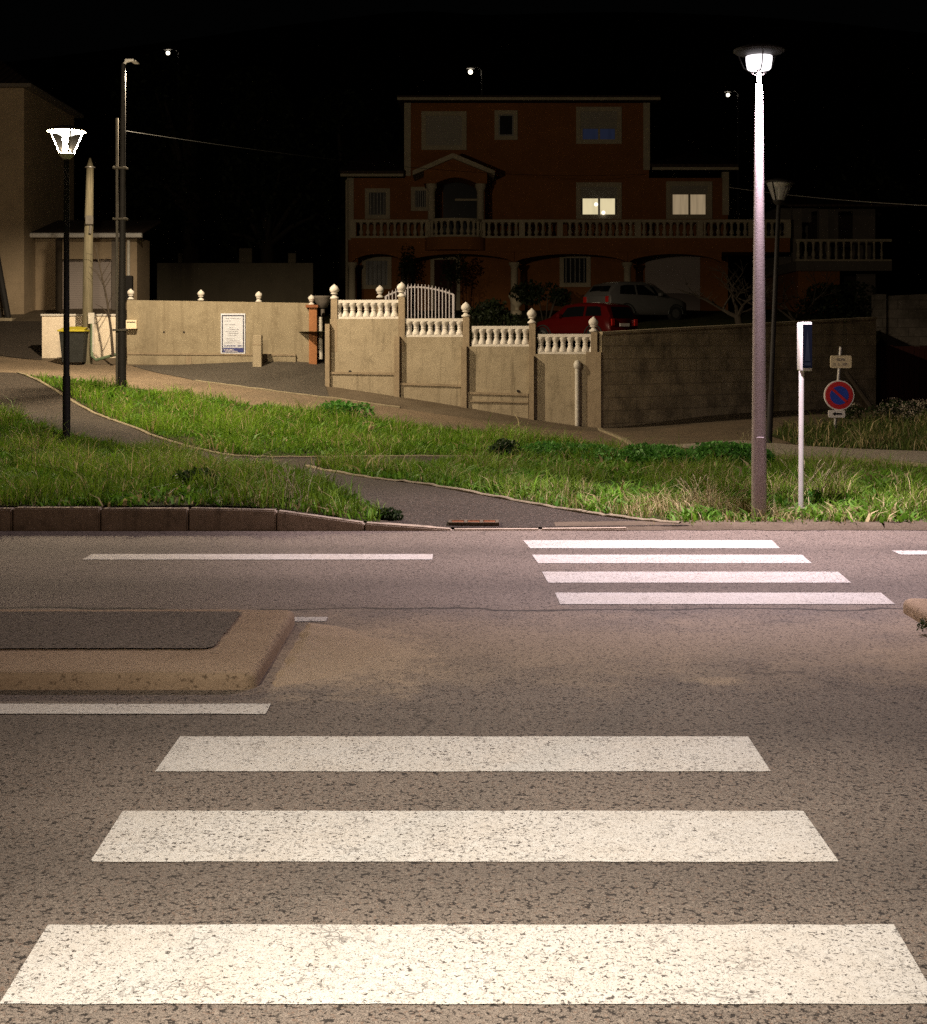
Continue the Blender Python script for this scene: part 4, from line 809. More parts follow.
for i in range(len(cols)-1):
    for j in range(nr): fs.append((i*(nr+1)+j, (i+1)*(nr+1)+j, (i+1)*(nr+1)+j+1, i*(nr+1)+j+1))
b.add(vs, fs); tag(b.build('garden_ground', M['sod'], smooth=True), kind='structure')

# white gate: two arched leaves
gy = 36.; q = P(428,330,gy); t = thing('metal_gate', 'white metal gate with an arched top behind the retaining wall', 'gate', (q.x,gy,1.9))
def garch(px): return np.interp(px, [386,392,400,408,416,424,432,440,448,453], [294,291.5,288,285.3,285,285.4,286.6,288.3,290.5,292.5])
for (pa, pb) in ((386,402),(405,453.5)):
    lf = MB(); p0, p1 = P(pa,0,gy), P(pb,0,gy); zb = 1.98
    lf.box(p0.x,p1.x,gy-.02,gy+.02,zb,zb+.05); n = 10
    arc = [(P(pa+(pb-pa)*i/n,0,gy).x, gy, P(0,garch(pa+(pb-pa)*i/n)+2.2,gy).z) for i in range(n+1)]; lf.tube(arc, .025, 8)
    for pe in (pa, pb): lf.tube([(P(pe,0,gy).x,gy,zb-.03),(P(pe,0,gy).x,gy,P(0,garch(pe)+2,gy).z)], .035, 8)
    lo = lf.build('leaf_frame', M['gatew'], t)
    bb = MB(); px = pa+3
    while px < pb-1: x_ = P(px,0,gy).x; zt_ = P(0,garch(px)-1.3,gy).z; bb.tube([(x_,gy-.03,zb+.02),(x_,gy-.03,zt_-.05),(x_,gy-.03,zt_)], [.016,.016,.003], 6); px += 3.45
    bb.build('bars', M['gatew'], lo)
# a further finial behind the wall
q = P(380,300,33.5); t = thing('gate_finial_pier', 'small white finial pier just behind the first balustrade', 'pier', (q.x,33.5,2.0))
MB().box(q.x-.08,q.x+.08,33.42,33.58,1.9,q.z,.01).build('pier', M['pil'], t); finial((q.x,33.5,P(0,298,33.5).z), .85, t)

# ------------------------------------------------------------------ house
HYF = 52.; HB = 50.1
def hx(px, Y=HYF): return (px-CX)*Y/F
def hz(py, Y=HYF): return CH-(py-HY)*Y/F
t = house = thing('house', 'three-storey terracotta villa with cream trim and a long balustraded balcony', 'house', (hx(520),HYF,3.0))
BK = 61.
MB().box(hx(348),hx(728),HYF,BK,2.6,hz(178)).build('wall', M['orange'], t)
MB().box(hx(405),hx(649),HYF+.004,BK-.5,hz(178)+.002,hz(103)).build('wall', M['orange'], t)
# roofs
def wing_roof(p0, p1, pe, ptop, name='roof'):
    z0, z1 = hz(pe), hz(ptop); b = MB(); b.add([(hx(p0),HYF-.6,z0),(hx(p1),HYF-.6,z0),(hx(p1),BK,z1),(hx(p0),BK,z1),(hx(p0),HYF-.6,z0+.12),(hx(p1),HYF-.6,z0+.12),(hx(p1),BK,z1+.12),(hx(p0),BK,z1+.12)],
        [(0,3,2,1),(4,5,6,7),(0,1,5,4),(1,2,6,5),(2,3,7,6),(3,0,4,7)]); return b.build(name, M['tile'], t)
wing_roof(342,404.5,176,122); wing_roof(650,735,169.5,118)
z0, z1 = hz(101), hz(78); b = MB(); x0, x1 = hx(398), hx(658); b.add([(x0,HYF-.6,z0),(x1,HYF-.6,z0),(x1,BK+.3,z0),(x0,BK+.3,z0),(x0,HYF-.6,z0+.1),(x1,HYF-.6,z0+.1),(x1,BK+.3,z0+.1),(x0,BK+.3,z0+.1),(x0+3,57,z1),(x1-3,57,z1)],
    [(0,3,2,1),(0,1,5,4),(1,2,6,5),(2,3,7,6),(3,0,4,7),(4,5,9,8),(6,7,8,9),(5,6,9),(7,4,8)]); b.build('roof', M['tile'], t)
for (p0, p1, pe) in ((342,404,178.5),(650,735,172),(398,658,103)):
    MB().box(hx(p0),hx(p1),HYF-.66,HYF-.605,hz(pe),hz(pe-2.6)).build('gutter', M['cream'], t)
for p0, p1, pt, pb in ((347.5,353.5,178,240),(722.5,728.5,172,215),(404.5,410.5,103,176),(643.5,649.5,103,170)):
    MB().box(hx(p0)-.01,hx(p1)+.01,HYF-.04,HYF+.2,hz(pb),hz(pt)).build('corner_trim', M['cream'], t)
def window(px0, px1, pt, pb, fr, kind, Y=HYF):
    x0, x1, zb, zt = hx(px0,Y), hx(px1,Y), hz(pb,Y), hz(pt,Y); w = fr*Y/F
    f = MB(); f.ring_x(x0,x1,zb,zt,w,Y-.05,Y+.02); fo = f.build('window', M['cream'], t)
    x0 += w; x1 -= w; zb += w; zt -= w; bk = MB(); y = Y-.012
    if kind == 'shutter': bk.box(x0,x1,y,y+.01,zb,zt); bk.build('roller_shutter', M['shutter'], fo); return fo
    if kind in ('lit','dim','bluelit'):
        zs = zt-(zt-zb)*{'lit':.42,'dim':.30,'bluelit':.62}[kind]
        bk.box(x0,x1,y-.015,y-.002,zs,zt); bk.build('roller_shutter', M['shutter'], fo)
        MB().box(x0,x1,y,y+.01,zb,zs-.002).build('pane', M[{'lit':'lit','dim':'lit2','bluelit':'blue'}[kind]], fo)
        xm = (x0+x1)/2; [MB().box(xk-.03,xk+.05,y-.012,y-.002,zb,zs-.003).build('mullion', M['cream'] if kind != 'lit' else M['grey'], fo) for xk in (x0+.03,xm,x1-.05)]
        if kind == 'lit':
            for fx, fz in ((.42,.62),(.62,.10)):
                bm = bmesh.new(); bmesh.ops.create_uvsphere(bm, u_segments=10, v_segments=6, radius=.075); MB().bm(bm, Matrix.Translation((x0+(x1-x0)*fx, y-.085, zb+(zs-zb)*fz))).build('bulb', M['bulb'], fo, True)
        return fo
    MB().box(x0,x1,y,y+.01,zb,zt).build('pane', M['winglass'], fo)
    if kind == 'bars':
        bb = MB(); n = 5
        for k in range(n): xx = x0+(x1-x0)*(k+.5)/n; bb.tube([(xx,y-.05,zb-.02),(xx,y-.05,zt+.02)], .025, 6)
        bb.build('bars', M['iron'], fo)
    else:
        MB().ring_x(x0+.001,x1-.001,zb+.001,zt-.001,.05,y-.02,y-.001).build('sash', M['iron'], fo)
    return fo
window(421.5,466.5,111.5,150,4.5,'shutter'); window(494.5,517.5,110.5,140,4,'sash'); window(576,621.5,107,144,4.5,'bluelit')
window(365,390,188.5,219,4.2,'bars'); window(411,430,187,211,4,'bars'); window(576,621.5,182.5,219,4.5,'lit'); window(666,712,181.5,219,4.5,'dim')
window(362,391.5,257,289,4,'bars'); window(559.5,590.5,254,287,4.2,'bars')
# ground-floor doorway and garage door
MB().ring_x(hx(430.5),hx(460),2.7,hz(256),.14,HYF-.05,HYF+.02).build('door_surround', M['cream'], t); MB().box(hx(434.3),hx(456.2),HYF-.012,HYF-.002,2.85,hz(260)).build('door', M['redwood'], t)
MB().box(hx(645),hx(700),HYF-.02,HYF-.003,2.7,hz(252)).build('garage_door', M['garage'], t)
# balcony: slab, arches, columns, balustrade
zf, zu = hz(238,HB), hz(252,HB); xa, xb = hx(351,HB), hx(790,HB)
MB().box(xa,xb,HB,HYF-.006,zu,zf).build('balcony_slab', M['orange'], t)
bow = MB(); n = 16; bc, br = hx(455,HB), (hx(485,HB)-hx(425,HB))/2; arcp = [(bc+br*math.cos(PI+PI*i/n), HB+.9*math.sin(PI+PI*i/n)*br*.75) for i in range(n+1)]
vs = [(x,y,zu+.05) for x,y in arcp]+[(x,y,zf-.003) for x,y in arcp]; bow.add(vs, [(i,i+1,n+2+i,n+1+i) for i in range(n)]+[tuple(range(n+1)), tuple(range(n+1,2*n+2))[::-1]]); bow.build('bow_slab', M['orange'], t)
def arch_band(pa, pb):
    b = MB(); n = 14; x0, x1 = hx(pa,HB), hx(pb,HB); zt = zu+.002-.004; drop = .36; pts = [(x0,zt),(x1,zt),(x1,zt-drop)]
    pts += [(x1+(x0-x1)*i/n, zt-drop+.30*math.sin(PI*i/n)**.6) for i in range(1,n)]+[(x0,zt-drop)]; b.poly(pts, HB+.05, HB+.35); b.build('arch', M['orange'], t)
cols_px = [351.5,404.5,514.5,628,722]
for a_, b_ in zip(cols_px, cols_px[1:]): arch_band(a_+.2, b_-.2)
for px in cols_px[:4]:
    x = hx(px,HB); zb = 2.6; MB().lathe((x,HB+.2,zb), [(.2,0),(.2,.12),(.135,.2),(.125,(zu-.36-zb)*.97-.15),(.17,(zu-.36-zb)-.12),(.2,(zu-.36-zb)-.08),(.2,(zu-.36-zb)-.003)], 16).build('column', M['cream'], t, True)
ztop = hz(219.5,HB); hb = ztop-zf
bal = MB(); rail = [(xa,HB+.1),(hx(425,HB),HB+.1)]; 
def rail_seg(p, q, z0, z1, wd): bal.obox((p[0],p[1]-wd/2), (q[0],q[1]-wd/2), wd, z0, z1)
segs = [((xa,HB+.1),(hx(425,HB),HB+.1)), ((hx(485,HB),HB+.1),(xb,HB+.1))]
for p, q in segs: rail_seg(p, q, ztop-.1, ztop, .2); rail_seg(p, q, zf+.001, zf+.07, .18)
arc2 = [(bc+(br-.1)*math.cos(PI+PI*i/12), HB+.1+.9*math.sin(PI+PI*i/12)*br*.75) for i in range(13)]
for z0_, z1_ in ((ztop-.098,ztop+.002),(zf+.002,zf+.068)):
    vs = []; 
    for i, (x, y) in enumerate(arc2):
        k = 1-.16/br; xi, yi = bc+(x-bc)*k, HB+.1+(y-HB-.1)*k
        vs += [(x,y,z0_),(xi,yi,z0_),(xi,yi,z1_),(x,y,z1_)]
    bal.add(vs, [(i*4+a, i*4+(a+1)%4, (i+1)*4+(a+1)%4, (i+1)*4+a) for i in range(12) for a in range(4)])
for px in (353,428,482.5,522,560,638,700,752,788): bal.box(hx(px,HB)-.1,hx(px,HB)+.1,HB-.012,HB+.212,zf+.003,ztop-.004)
bo = bal.build('balustrade', M['cream'], t)
BPROF = [(.075,0),(.075,.06),(.045,.1),(.085,.26),(.06,.42),(.04,.55),(.05,.6),(.075,.63),(.075,1)]
def balus(x, y, z0, z1, par, s=1):
    h = z1-z0; b = MB(); b.lathe((x,y,z0), [(r*s, min(z,1)*h if z < .6 else h*(z if z == 1 else .9)) for r, z in BPROF], 8); b.build('baluster', M['cream'], par, True)
px = 361.
while px < 787:
    if not 424 < px < 487 and min(abs(px-c) for c in (522,560,638,700,752)) > 5: balus(hx(px,HB), HB+.1, zf+.07, ztop-.1, bo)
    px += 6.75
for i in range(1, 12): balus(arc2[i][0]*.97+bc*.03, arc2[i][1]+.05, zf+.068, ztop-.098, bo)
# porch: columns, arch and gable
PY = HB+.35
for px in (431.5,480.5):
    x = hx(px,PY); MB().lathe((x,PY,zf), [(.18,0),(.18,.08),(.14,.12),(.13,hz(189,PY)-zf-.1),(.2,hz(187,PY)-zf),(.2,hz(184,PY)-zf)], 14).build('porch_column', M['cream'], t, True)
x0, x1 = hx(424,PY), hx(487,PY); zt = hz(184,PY)+.002; pts = [(x0,zt),(hx(435,PY),zt)]
n = 12
pts += [(hx(435,PY)+(hx(477,PY)-hx(435,PY))*i/n, zt+.22*math.sin(PI*i/n)) for i in range(1,n)]+[(hx(477,PY),zt),(x1,zt),(x1,hz(171,PY)),(hx(453,PY),hz(158,PY)),(x0,hz(171,PY))]
MB().poly(pts, PY-.15, HYF-.06).build('porch_gable', M['orange'], t)
b = MB(); ap = (hx(453,PY), hz(154.5,PY))
for sx in (413,494.5): 
    e = (hx(sx,PY), hz(172,PY)); b.poly([e, (e[0],e[1]-.16), (ap[0],ap[1]-.18), ap], PY-.4, HYF-.07)
b.build('gable_trim', M['cream'], t)
MB().box(hx(443),hx(478),HYF-.013,HYF-.003,zf+.01,hz(181)).build('porch_door', M['winglass'], t)
b = MB(); b.box(hx(455),hx(477),HYF-.09,HYF-.05,hz(201),hz(199)); b.build('grab_rail', M['cream'], t)
MB().tube([(hx(347),HYF-.1,2.7),(hx(347),HYF-.1,hz(180))], .05, 8).build('downpipe', M['cream'], t, True)

# neighbouring terrace on the right
t = thing('terrace_house', 'dim terrace with a balustrade and square columns right of the villa', 'house', (hx(850,50),50,3)); Y = 50.
zf2 = hz(261,Y); MB().box(hx(796,Y),hx(892,Y),Y,56,zf2-.35,zf2).build('terrace_slab', M['grey'], t); MB().box(hx(800,Y),hx(842,Y),Y+.3,56,.9,zf2-.352).build('wall', M['orange'], t)
MB().box(hx(843,Y),hx(892,Y),Y+2,56,.9,zf2-.352).build('wall', M['grey'], t)
bal = MB(); zt2 = hz(239,Y); bal.box(hx(796,Y),hx(892,Y),Y+.02,Y+.2,zt2-.09,zt2); bal.box(hx(796,Y),hx(892,Y),Y+.03,Y+.19,zf2+.001,zf2+.06); bo = bal.build('balustrade', M['cream'], t)
px = 799.
while px < 890: balus(hx(px,Y), Y+.11, zf2+.06, zt2-.09, bo, .9 if px < 834 else .6); px += 7.6
for px in (800,826.5): MB().box(hx(px-4.5,Y),hx(px+4.5,Y),Y+.4,Y+.7,zf2,hz(208,Y)).build('column', M['grey'], t)
MB().box(hx(795,Y),hx(900,Y),Y+3,57,zf2+.002,hz(200,Y)).build('wall', M['grey'], t)
b = MB(); b.add([(hx(788,Y),Y-.2,hz(207,Y)),(hx(905,Y),Y-.2,hz(207,Y)),(hx(905,Y),57.5,hz(175,Y)),(hx(788,Y),57.5,hz(175,Y)),(hx(788,Y),Y-.2,hz(205,Y)),(hx(905,Y),Y-.2,hz(205,Y)),(hx(905,Y),57.5,hz(173,Y)),(hx(788,Y),57.5,hz(173,Y))],[(0,3,2,1),(4,5,6,7),(0,1,5,4),(1,2,6,5),(2,3,7,6),(3,0,4,7)]); b.build('roof', M['tile'], t)
# right-hand stone wall and board fence
a, c = P(884,296,43), P(1010,290,42.5); t = thing('stone_wall', 'dark stone wall at the right edge above the red board fence', 'wall', (a.x,43,.5)); MB().obox(a, c, .4, .2, (a.z,c.z)).build('wall_body', M['dkblocks'], t)
b = MB(); b.obox(P(876,300,42.9), P(886,300,42.9), .5, .2, a.z+.05, -.02); b.build('end_pillar', M['dkblocks'], t)
t = thing('board_fence', 'dark red upright board fence at the right edge', 'fence', (P(880,400,38).x,38,h1(P(880,400,38).x,38)))
b = MB(); x = P(878,0,38).x; x_e = P(1010,0,38).x; k = 0
while x < x_e: z = P(0,346,38).z+random.uniform(-.02,.02); b.box(x,x+.13,38+random.uniform(0,.01),38.03,h1(x,38)-.1,z); x += .142
b.build('boards', M['redwood'], t); b = MB()
for z in (.9, 1.5): b.box(P(878,0,38).x,x_e,38.031,38.09,z,z+.09)
b.build('rail', M['redwood'], t)
# leaning board by the shrub
t0_ = P(870,408,33); b = MB(); b.tube([P(846,372,33), P(872,408,33)], .05, 6); tag(b.build('leaning_beam', M['bark'], origin=t0_), 'dark beam leaning down towards the pale shrub', 'beam')

# ------------------------------------------------------------------ left buildings
t = thing('tall_house', 'tall beige rendered house cut by the left edge', 'house', (-14,39,2.6)); xr = hx(24,39)
MB().box(-26,xr,39,44,1.5,hz(88,39)).build('wall', M['beige'], t); MB().box(-26,xr+.25,38.8,44.2,hz(88,39)+.002,hz(84.5,39)).build('eaves', M['grey'], t)
b = MB(); zr = hz(84.5,39); b.add([(-26,38.8,zr),(xr+.25,38.8,zr),(xr+.25,44.2,zr),(-26,44.2,zr),(-24,41.5,zr+1.2),(xr-1.5,41.5,zr+1.2)],[(0,1,5,4),(2,3,4,5),(1,2,5),(3,0,4),(0,3,2,1)]); b.build('roof', M['tile'], t)
b = MB(); b.tube([P(-4,252,38.7), P(8,318,38.2)], .09, 8); b.tube([P(-12,252,38.7), P(0,318,38.2)], .06, 8); tag(b.build('stair_rail', M['dkmetal'], origin=P(8,318,38.2)), 'dark sloping rail against the beige house at the left edge', 'rail')
b = MB(); q = P(5,320,38.1); b.box(q.x-1.2,q.x+.25,37.9,38.9,1.6,P(0,318,38.1).z,.02); tag(b.build('stone_step', M['wall'], origin=Vector((q.x,38.2,1.7))), 'pale stone step at the foot of the sloping rail', 'step')
t = thing('garage', 'low beige garage with a grey roller door behind the wooden pole', 'garage', (hx(80,40),40,2.5)); x0, x1 = xr+.01, hx(137,40); Y = 40.
MB().box(x0,hx(60,Y),Y,41.6,1.5,hz(237,Y)).box(hx(60,Y),hx(112,Y),Y+.002,41.6,hz(259,Y),hz(237,Y)-.001).box(hx(112,Y),x1,Y,41.6,1.5,hz(237,Y)).build('wall', M['beige'], t)
MB().box(hx(60,Y),hx(112,Y),Y+.28,Y+.32,1.5,hz(259,Y)-.002).build('garage_door', M['garage'], t)
MB().box(hx(56.5,Y),hx(62.5,Y),Y-.10,Y-.003,1.5,hz(239,Y)).build('post_or_shadow_strip', M['bark'], t); MB().box(hx(112,Y),hx(117,Y),Y-.05,Y-.003,1.5,hz(240,Y)).build('post_or_shadow_strip', M['grey'], t)  # the dark left strip stands in for the utility pole's cast shadow
b = MB(); b.add([(x0,Y-.4,hz(236,Y)),(x1+.2,Y-.4,hz(236,Y)),(x1+.2,42.2,hz(216,Y)),(x0,42.2,hz(216,Y)),(x0,Y-.4,hz(233.5,Y)),(x1+.2,Y-.4,hz(233.5,Y)),(x1+.2,42.2,hz(213.5,Y)),(x0,42.2,hz(213.5,Y))],[(0,3,2,1),(4,5,6,7),(0,1,5,4),(1,2,6,5),(2,3,7,6),(3,0,4,7)]); b.build('roof', M['tile'], t)
b = MB(); b.tube([(x0,Y-.45,hz(236.5,Y)),(x1+.25,Y-.45,hz(236.5,Y))], .07, 8); b.build('gutter', M['whitemetal'], t, True)
MB().tube([(hx(129.5,Y),Y-.12,hz(240,Y)),(hx(129.5,Y),Y-.12,hz(292,Y))], .045, 8).build('downpipe', M['pipe'], t, True)
MB().box(hx(126,Y),hx(134,Y),Y-.25,Y-.05,hz(300,Y),hz(276,Y),.02).build('meter_cabinet', M['dkmetal'], t)
# far dark wall with stubby posts
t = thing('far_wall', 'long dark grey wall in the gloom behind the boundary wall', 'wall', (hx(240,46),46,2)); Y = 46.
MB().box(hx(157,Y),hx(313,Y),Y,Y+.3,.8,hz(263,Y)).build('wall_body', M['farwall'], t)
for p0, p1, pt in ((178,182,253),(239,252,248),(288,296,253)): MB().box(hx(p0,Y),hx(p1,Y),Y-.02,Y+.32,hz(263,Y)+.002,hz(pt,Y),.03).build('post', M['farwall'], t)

# ------------------------------------------------------------------ cars
def car(name, label, mat, prof, L, W, rot, loc, rear_win=True, plate=True):
    t = thing(name, label, 'car', loc, local=True); t.rotation_euler = (0,0,rot)
    # stations from rear (x=-L/2) to front; (x, z_bottom, z_belt, z_top, half width at belt, half width at roof)
    vs = []; fs = []; K = 12
    for (x, zb, zl, zt, wb, wr) in prof:
        ring = [(0,zb),(wb*.86,zb),(wb*.98,zb+.12),(wb,zb+.35*(zl-zb)+.05),(wb*.985,zl-.06),(wb*.95,zl),(wr+(wb*.95-wr)*.12,zl+(zt-zl)*.84),(wr*.86,zl+(zt-zl)*.97),(0,zt)]
        full = ring+[(-y,z) for y,z in ring[-2:0:-1]]; K = len(full); vs += [(x,y,z) for y,z in full]
    n = len(prof)
    for i in range(n-1):
        for k in range(K): fs.append((i*K+k, i*K+(k+1)%K, (i+1)*K+(k+1)%K, (i+1)*K+k))
    fs.append(tuple(range(K))); fs.append(tuple(range((n-1)*K, n*K))[::-1]); MB().add(vs, fs).build('body', M[mat], t, True)
    ip = lambda x, j: float(np.interp(x, [p[0] for p in prof], [p[j] for p in prof]))
    def side(x, f):                                            # a point of the glazed side: f from belt to roof
        zl, zt, wb, wr = ip(x,2), ip(x,3), ip(x,4), ip(x,5); y0 = wb*.95; y1 = wr+(wb*.95-wr)*.12; return y0+(y1-y0)*f/.84, zl+(zt-zl)*f
    cab = [p for p in prof if p[3]-p[2] > .25]; xa_, xb_ = cab[0][0], cab[-1][0]
    cuts = [(xa_+.12, xa_+(xb_-xa_)*.46-.05), (xa_+(xb_-xa_)*.46+.05, xb_+.05)]
    for s in (-1, 1):
        for (a, c) in cuts:
            pts = []
            for x in np.linspace(a, c, 5): y, z = side(x, .10); pts.append((x, s*(y+.008), z))
            for x in np.linspace(c-(.25 if c > xb_ else 0), a+(.12 if a < xa_+.2 else 0), 5): y, z = side(x, .74); pts.append((x, s*(y+.008), z))
            MB().add(pts, [tuple(range(10))]).build('side_window', M['carglass'], t)
        for x in (-L*.31, L*.32):
            y = ip(x,4); b = MB(); b.tube([(x,s*(y-.18),.31),(x,s*(y+.012),.31)], .31, 22); wo = b.build('wheel', M['tyre'], t, True); MB().tube([(x,s*(y+.01),.31),(x,s*(y+.022),.31)], .19, 16).build('rim', M['rim'], wo, True)
            b = MB(); pts = [(x+.40*math.cos(PI*i/14), s*(y+.006), .30+.38*math.sin(PI*i/14)) for i in range(15)]; b.tube(pts, .03, 6); b.build('wheel_arch', M['plastic'], t, True)
    r0, r1 = prof[0], cab[0]
    def rear(f, yf): z0, z1 = r0[2], r1[3]; x = r0[0]+(r1[0]-r0[0])*f; return (x-.02-.02*(1-abs(yf)), yf*(r0[4]+(r1[5]-r0[4])*f)*.86, z0+(z1-z0)*f)
    MB().add([rear(.08,-.95),rear(.08,.95),rear(.86,.88),rear(.86,-.88)], [(0,1,2,3)]).build('rear_window', M['carglass'], t)
    for s in (-1, 1): MB().box(r0[0]-.03,r0[0]+.10,s*r0[4]*.86-.09,s*r0[4]*.86+.09,r0[2]-.22,r0[2]+.02,.02).build('tail_light', M['lamp_red'], t)
    MB().box(r0[0]-.025,r0[0]-.004,-.26,.26,.62,.73,.005).build('number_plate', M['signwhite'], t)
    MB().box(r0[0]-.07,r0[0]+.1,-r0[4]*.95,r0[4]*.95,.30,.48,.03).build('bumper', M[mat], t)
    MB().box(prof[-1][0]-.1,prof[-1][0]+.06,-prof[-1][4]*.95,prof[-1][4]*.95,.25,.48,.03).build('bumper', M[mat], t)
    for s in (-1, 1): 
        x = xb_+.02; y, z = side(x, .1); MB().box(x-.08,x+.06,s*(y+.03) if s > 0 else -(y+.2),s*(y+.2) if s > 0 else -(y+.03),z,z+.13,.03).build('wing_mirror', M[mat], t)
    return t
hatch = [(-1.9,.28,.86,.88,.72,.66),(-1.84,.24,.92,.98,.78,.68),(-1.62,.2,.94,1.38,.80,.62),(-1.2,.2,.94,1.46,.82,.62),(-.3,.2,.92,1.48,.82,.62),(.35,.2,.90,1.42,.82,.60),(1.0,.2,.88,.96,.81,.66),(1.5,.22,.80,.84,.78,.66),(1.78,.25,.70,.73,.72,.62),(1.9,.3,.6,.62,.62,.55)]
car('parked_car', 'red hatchback seen from behind, parked above the retaining wall', 'carred', hatch, 3.8, 1.64, math.radians(180-46), (P(583,0,41.5).x, 41.5, 1.72)).scale = (.83,.83,.83)
suv = [(-2.15,.3,.95,.97,.76,.70),(-2.1,.28,1.0,1.06,.84,.72),(-1.75,.25,1.02,1.48,.88,.68),(-1.2,.24,1.0,1.60,.90,.68),(-.2,.24,.98,1.62,.90,.68),(.45,.24,.96,1.52,.90,.66),(1.15,.24,.95,1.04,.88,.72),(1.7,.26,.88,.92,.86,.72),(2.05,.3,.76,.79,.8,.68),(2.15,.34,.65,.67,.70,.6)]
car('parked_car', 'pale car with dark windows parked behind the red one, facing right', 'carwhite', suv, 4.3, 1.8, math.radians(36), (P(636,0,46.5).x, 46.5, 2.5)).scale = (.82,.82,.80)

# ------------------------------------------------------------------ trees and hedges
def bare_tree(label, base, hgt, spread, seed, mat='bark', trunk=.11):
    r = random.Random(seed); t = thing('bare_tree', label, 'tree', base)
    tr = MB(); br = MB()
    def grow(b, p, d, l, rad, lev):
        pts = [p]; q = p; dd = d
        for i in range(4):
            dd = (dd+Vector((r.uniform(-.25,.25), r.uniform(-.25,.25), r.uniform(-.1,.16)))).normalized(); q = q+dd*l/4; pts.append(q)
        b.tube(pts, [rad*(1-.14*i) for i in range(5)], 6 if lev < 2 else 4)
        if lev >= 4: return
        for k in range(3 if lev < 3 else 4):
            i = r.choice((2,3,4,4)); a = r.uniform(0,2*PI); nd = (dd+Vector((math.cos(a)*spread, math.sin(a)*spread*.8, r.uniform(-.35,.45)))).normalized(); grow(br, pts[i], nd, l*r.uniform(.6,.82), rad*.52, lev+1)
    tr.tube([base+Vector((0,0,-.2)), base+Vector((.05,0,hgt*.15)), base+Vector((.0,.05,hgt*.28))], [trunk*1.25,trunk,trunk*.9], 10); tr.build('trunk', M[mat], t, True)
    for k in range(4): a = k*PI/2+r.uniform(-.4,.4); grow(br, base+Vector((0,.05,hgt*.26)), Vector((math.cos(a)*spread, math.sin(a)*spread*.7, .6)).normalized(), hgt*.36, trunk*.6, 1)
    br.build('crown', M[mat], t); return t
bare_tree('bare spreading tree before the pale garage door of the villa', Vector((P(738,0,39).x,39,1.8)), 2.6, 1.1, 5)
bare_tree('smaller bare tree at the foot of the neighbouring terrace', Vector((P(795,0,42).x,42,1.8)), 2.3, .8, 8, trunk=.07)
def bush(name, label, px, py, Y, rx, rz, n, size, mat='leafd', seed=0, base=None):
    r = random.Random(seed); c = P(px,py,Y); b = MB()
    for k in range(7):
        d = Vector((r.uniform(-.7,.7)*rx, r.uniform(-.4,.4)*rx, r.uniform(-.45,.45)*rz)); q = r.uniform(.35,.6); b.add(*leafball(c+d, rx*q, rx*q*.7, rz*q, n//7, size, r))
    st = MB(); zb = base if base is not None else c.z-rz
    t = thing(name, label, 'bush', (c.x,Y,zb)); b.build('foliage', M[mat], t)
    for k in range(4): a = r.uniform(0,2*PI); st.tube([(c.x+.1*math.cos(a),Y+.1*math.sin(a),zb-.1),(c.x+.4*rx*math.cos(a),Y+.2*math.sin(a),c.z)], [.03,.015], 5)
    st.build('stems', M['bark'], t); return t
bush('garden_bush', 'dark bush right behind the red car under the ground-floor window', 545, 294, 46, 1.0, .55, 1500, .07, seed=1, base=2.5)
bush('garden_bush', 'low dark bush between the white gate and the villa column', 487, 313, 40, .9, .5, 1300, .06, seed=2, base=1.8)
bush('garden_bush', 'dark bush behind the second balustrade left of the red car', 505, 322, 37, .7, .4, 900, .05, seed=3, base=1.8)
bush('garden_bush', 'dark shrub mass under the neighbouring terrace', 830, 305, 45, 1.6, .9, 2200, .08, seed=4, base=1.5)
bush('climbing_plant', 'leafy creeper on the villa column behind the white gate', 405, 265, 49.9, .35, 1.1, 700, .05, seed=6, base=2.8)
bush('garden_bush', 'small plant in front of the villa door beside the gate', 452, 272, 49, .55, .7, 600, .06, seed=7, base=2.8)
q = P(517,300,47); t = thing('urn_planter', 'pale stone urn at the foot of the villa column right of the gate', 'planter', (q.x,47,2.8))
MB().lathe((q.x,47,2.72), [(.18,0),(.18,.1),(.08,.16),(.08,.24),(.2,.36),(.25,.55),(.29,.6),(.29,.66),(.2,.66)], 16).build('urn', M['cream'], t, True)
def tree(label, x, y, hgt, rad, n, seed, zc=.62):
    r = random.Random(seed); z = h1(x,y); base = Vector((x,y,z)); t = thing('dark_tree', label, 'tree', base, 'dark trees behind the houses')
    tb = MB(); tb.tube([base+Vector((0,0,-.3)), base+Vector((.1,0,hgt*.3)), base+Vector((0,.1,hgt*.75))], [rad*.11,rad*.085,rad*.03], 9)
    lobes = []
    for k in range(11):
        a = r.uniform(0,2*PI); d = r.uniform(.2,.75)*rad; q = base+Vector((math.cos(a)*d, math.sin(a)*d, hgt*r.uniform(.38,.92))); lobes.append(q); tb.tube([base+Vector((0,0,hgt*.35)), (base+Vector((0,0,hgt*.4))+q)/2, q], [rad*.04,rad*.03,rad*.012], 6)
    tb.build('trunk', M['bark'], t, True); b = MB()
    for q in lobes: s = rad*r.uniform(.3,.5); b.add(*leafball(q, s, s, s*.8, n//11, .16, r))
    b.build('crown', M['leafd'], t); return t
tree('broad dark tree rising behind the left wing of the villa', hx(345,66), 66, 11, 4.2, 4500, 1)
tree('tall dark tree in the gloom behind the tall double pole', hx(190,62), 62, 13, 4.5, 4500, 2)
tree('dark tree in the gloom between the far wall and the villa', hx(265,60), 60, 8.5, 3.4, 3500, 3)
tree('dark tree behind the neighbouring terrace at the right', hx(880,66), 66, 9.5, 4.0, 4000, 4)

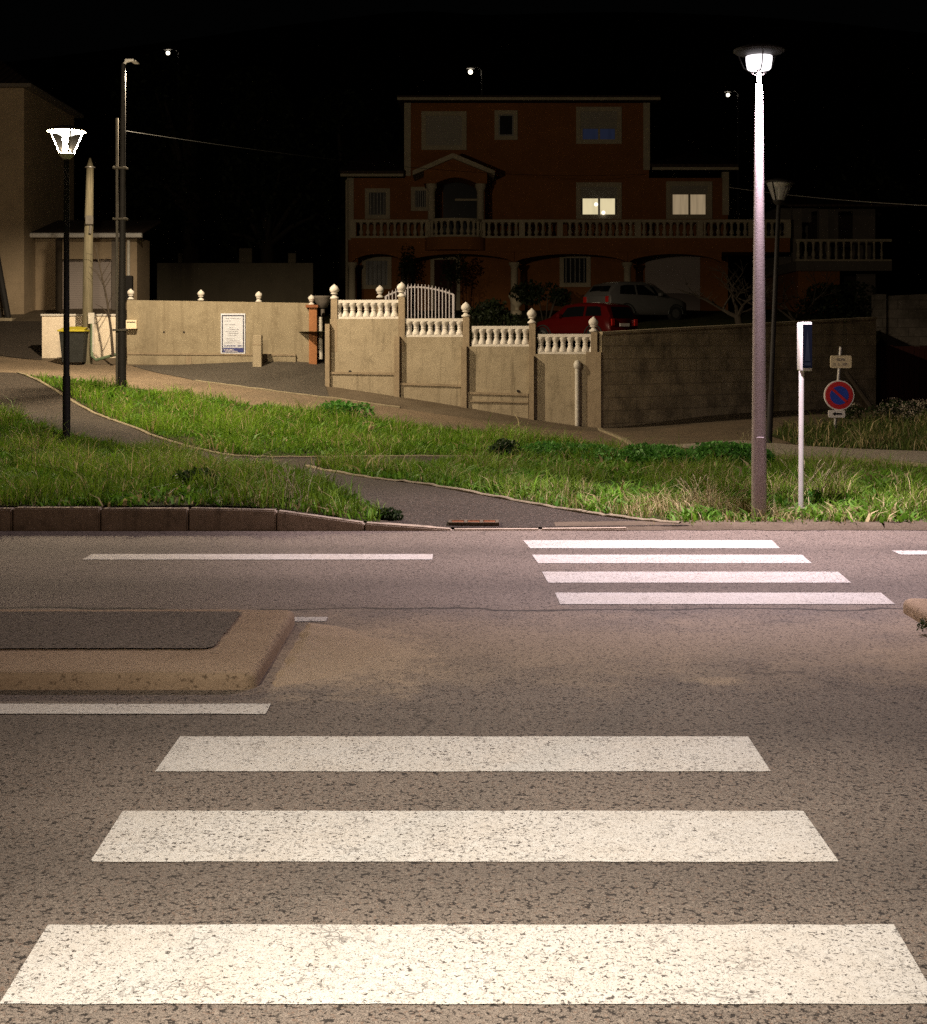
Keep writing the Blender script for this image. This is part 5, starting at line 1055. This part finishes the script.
# far street lamps on the hill
for i, (px, py, Y, s, lab) in enumerate(((168,53,120,.17,'small bright street lamp far up the hill above the tall double pole'),(470.5,72,110,.18,'small bright street lamp far up the hill above the villa roof'),(728,95,125,.16,'small bright street lamp far up the hill just left of the tall lamp head'))):
    p = P(px,py,Y); zb = h1(p.x,Y)
    t = thing('distant_lamp', lab, 'street lamp', (p.x+.9,Y,zb), 'distant street lamps on the hill')
    MB().tube([(p.x+.9,Y,zb-.5),(p.x+.9,Y,p.z+.1),(p.x+.6,Y,p.z+.38),(p.x,Y,p.z+.36)], [.11,.08,.06,.05], 8).build('pole', M['galv'], t, True)
    MB().box(p.x-.35,p.x+.35,Y-.2,Y+.2,p.z+.26,p.z+.40,.04).build('hood', M['galv'], t)
    bm = bmesh.new(); bmesh.ops.create_uvsphere(bm, u_segments=14, v_segments=8, radius=s); MB().bm(bm, Matrix.Translation((p.x,Y,p.z))).build('globe', M['far'], t, True)

# ------------------------------------------------------------------ camera, night sky, render settings
cam = bpy.data.cameras.new('Camera'); co = bpy.data.objects.new('Camera', cam); COL.objects.link(co); co.location = (0,0,CH); co.rotation_euler = (PI/2,0,0)
cam.sensor_fit = 'VERTICAL'; cam.sensor_height = 36; cam.lens = F/1024*36; cam.shift_y = -(512-HY)/1024; cam.clip_end = 1500; SC.camera = co
w = bpy.data.worlds.new('World'); SC.world = w; w.use_nodes = True; nt = w.node_tree; bg = nt.nodes['Background']
sk = nt.nodes.new('ShaderNodeTexSky'); sk.sky_type = 'NISHITA'; sk.sun_disc = False; sk.sun_elevation = math.radians(4); sk.sun_rotation = math.radians(200)
hs = nt.nodes.new('ShaderNodeHueSaturation'); hs.inputs['Saturation'].default_value = .25; nt.links.new(sk.outputs[0], hs.inputs['Color']); nt.links.new(hs.outputs[0], bg.inputs['Color'])
bg.inputs['Strength'].default_value = .00022
SC.view_settings.view_transform = 'Standard'; SC.view_settings.look = 'None'; SC.view_settings.exposure = 0; SC.view_settings.gamma = 1; SC.view_settings.use_curve_mapping = False
SC.render.engine = 'CYCLES'; SC.cycles.use_denoising = False; SC.cycles.max_bounces = 6; SC.cycles.transparent_max_bounces = 8; SC.cycles.sample_clamp_indirect = .4
SC.cycles.use_adaptive_sampling = False; SC.cycles.caustics_reflective = False; SC.cycles.caustics_refractive = False
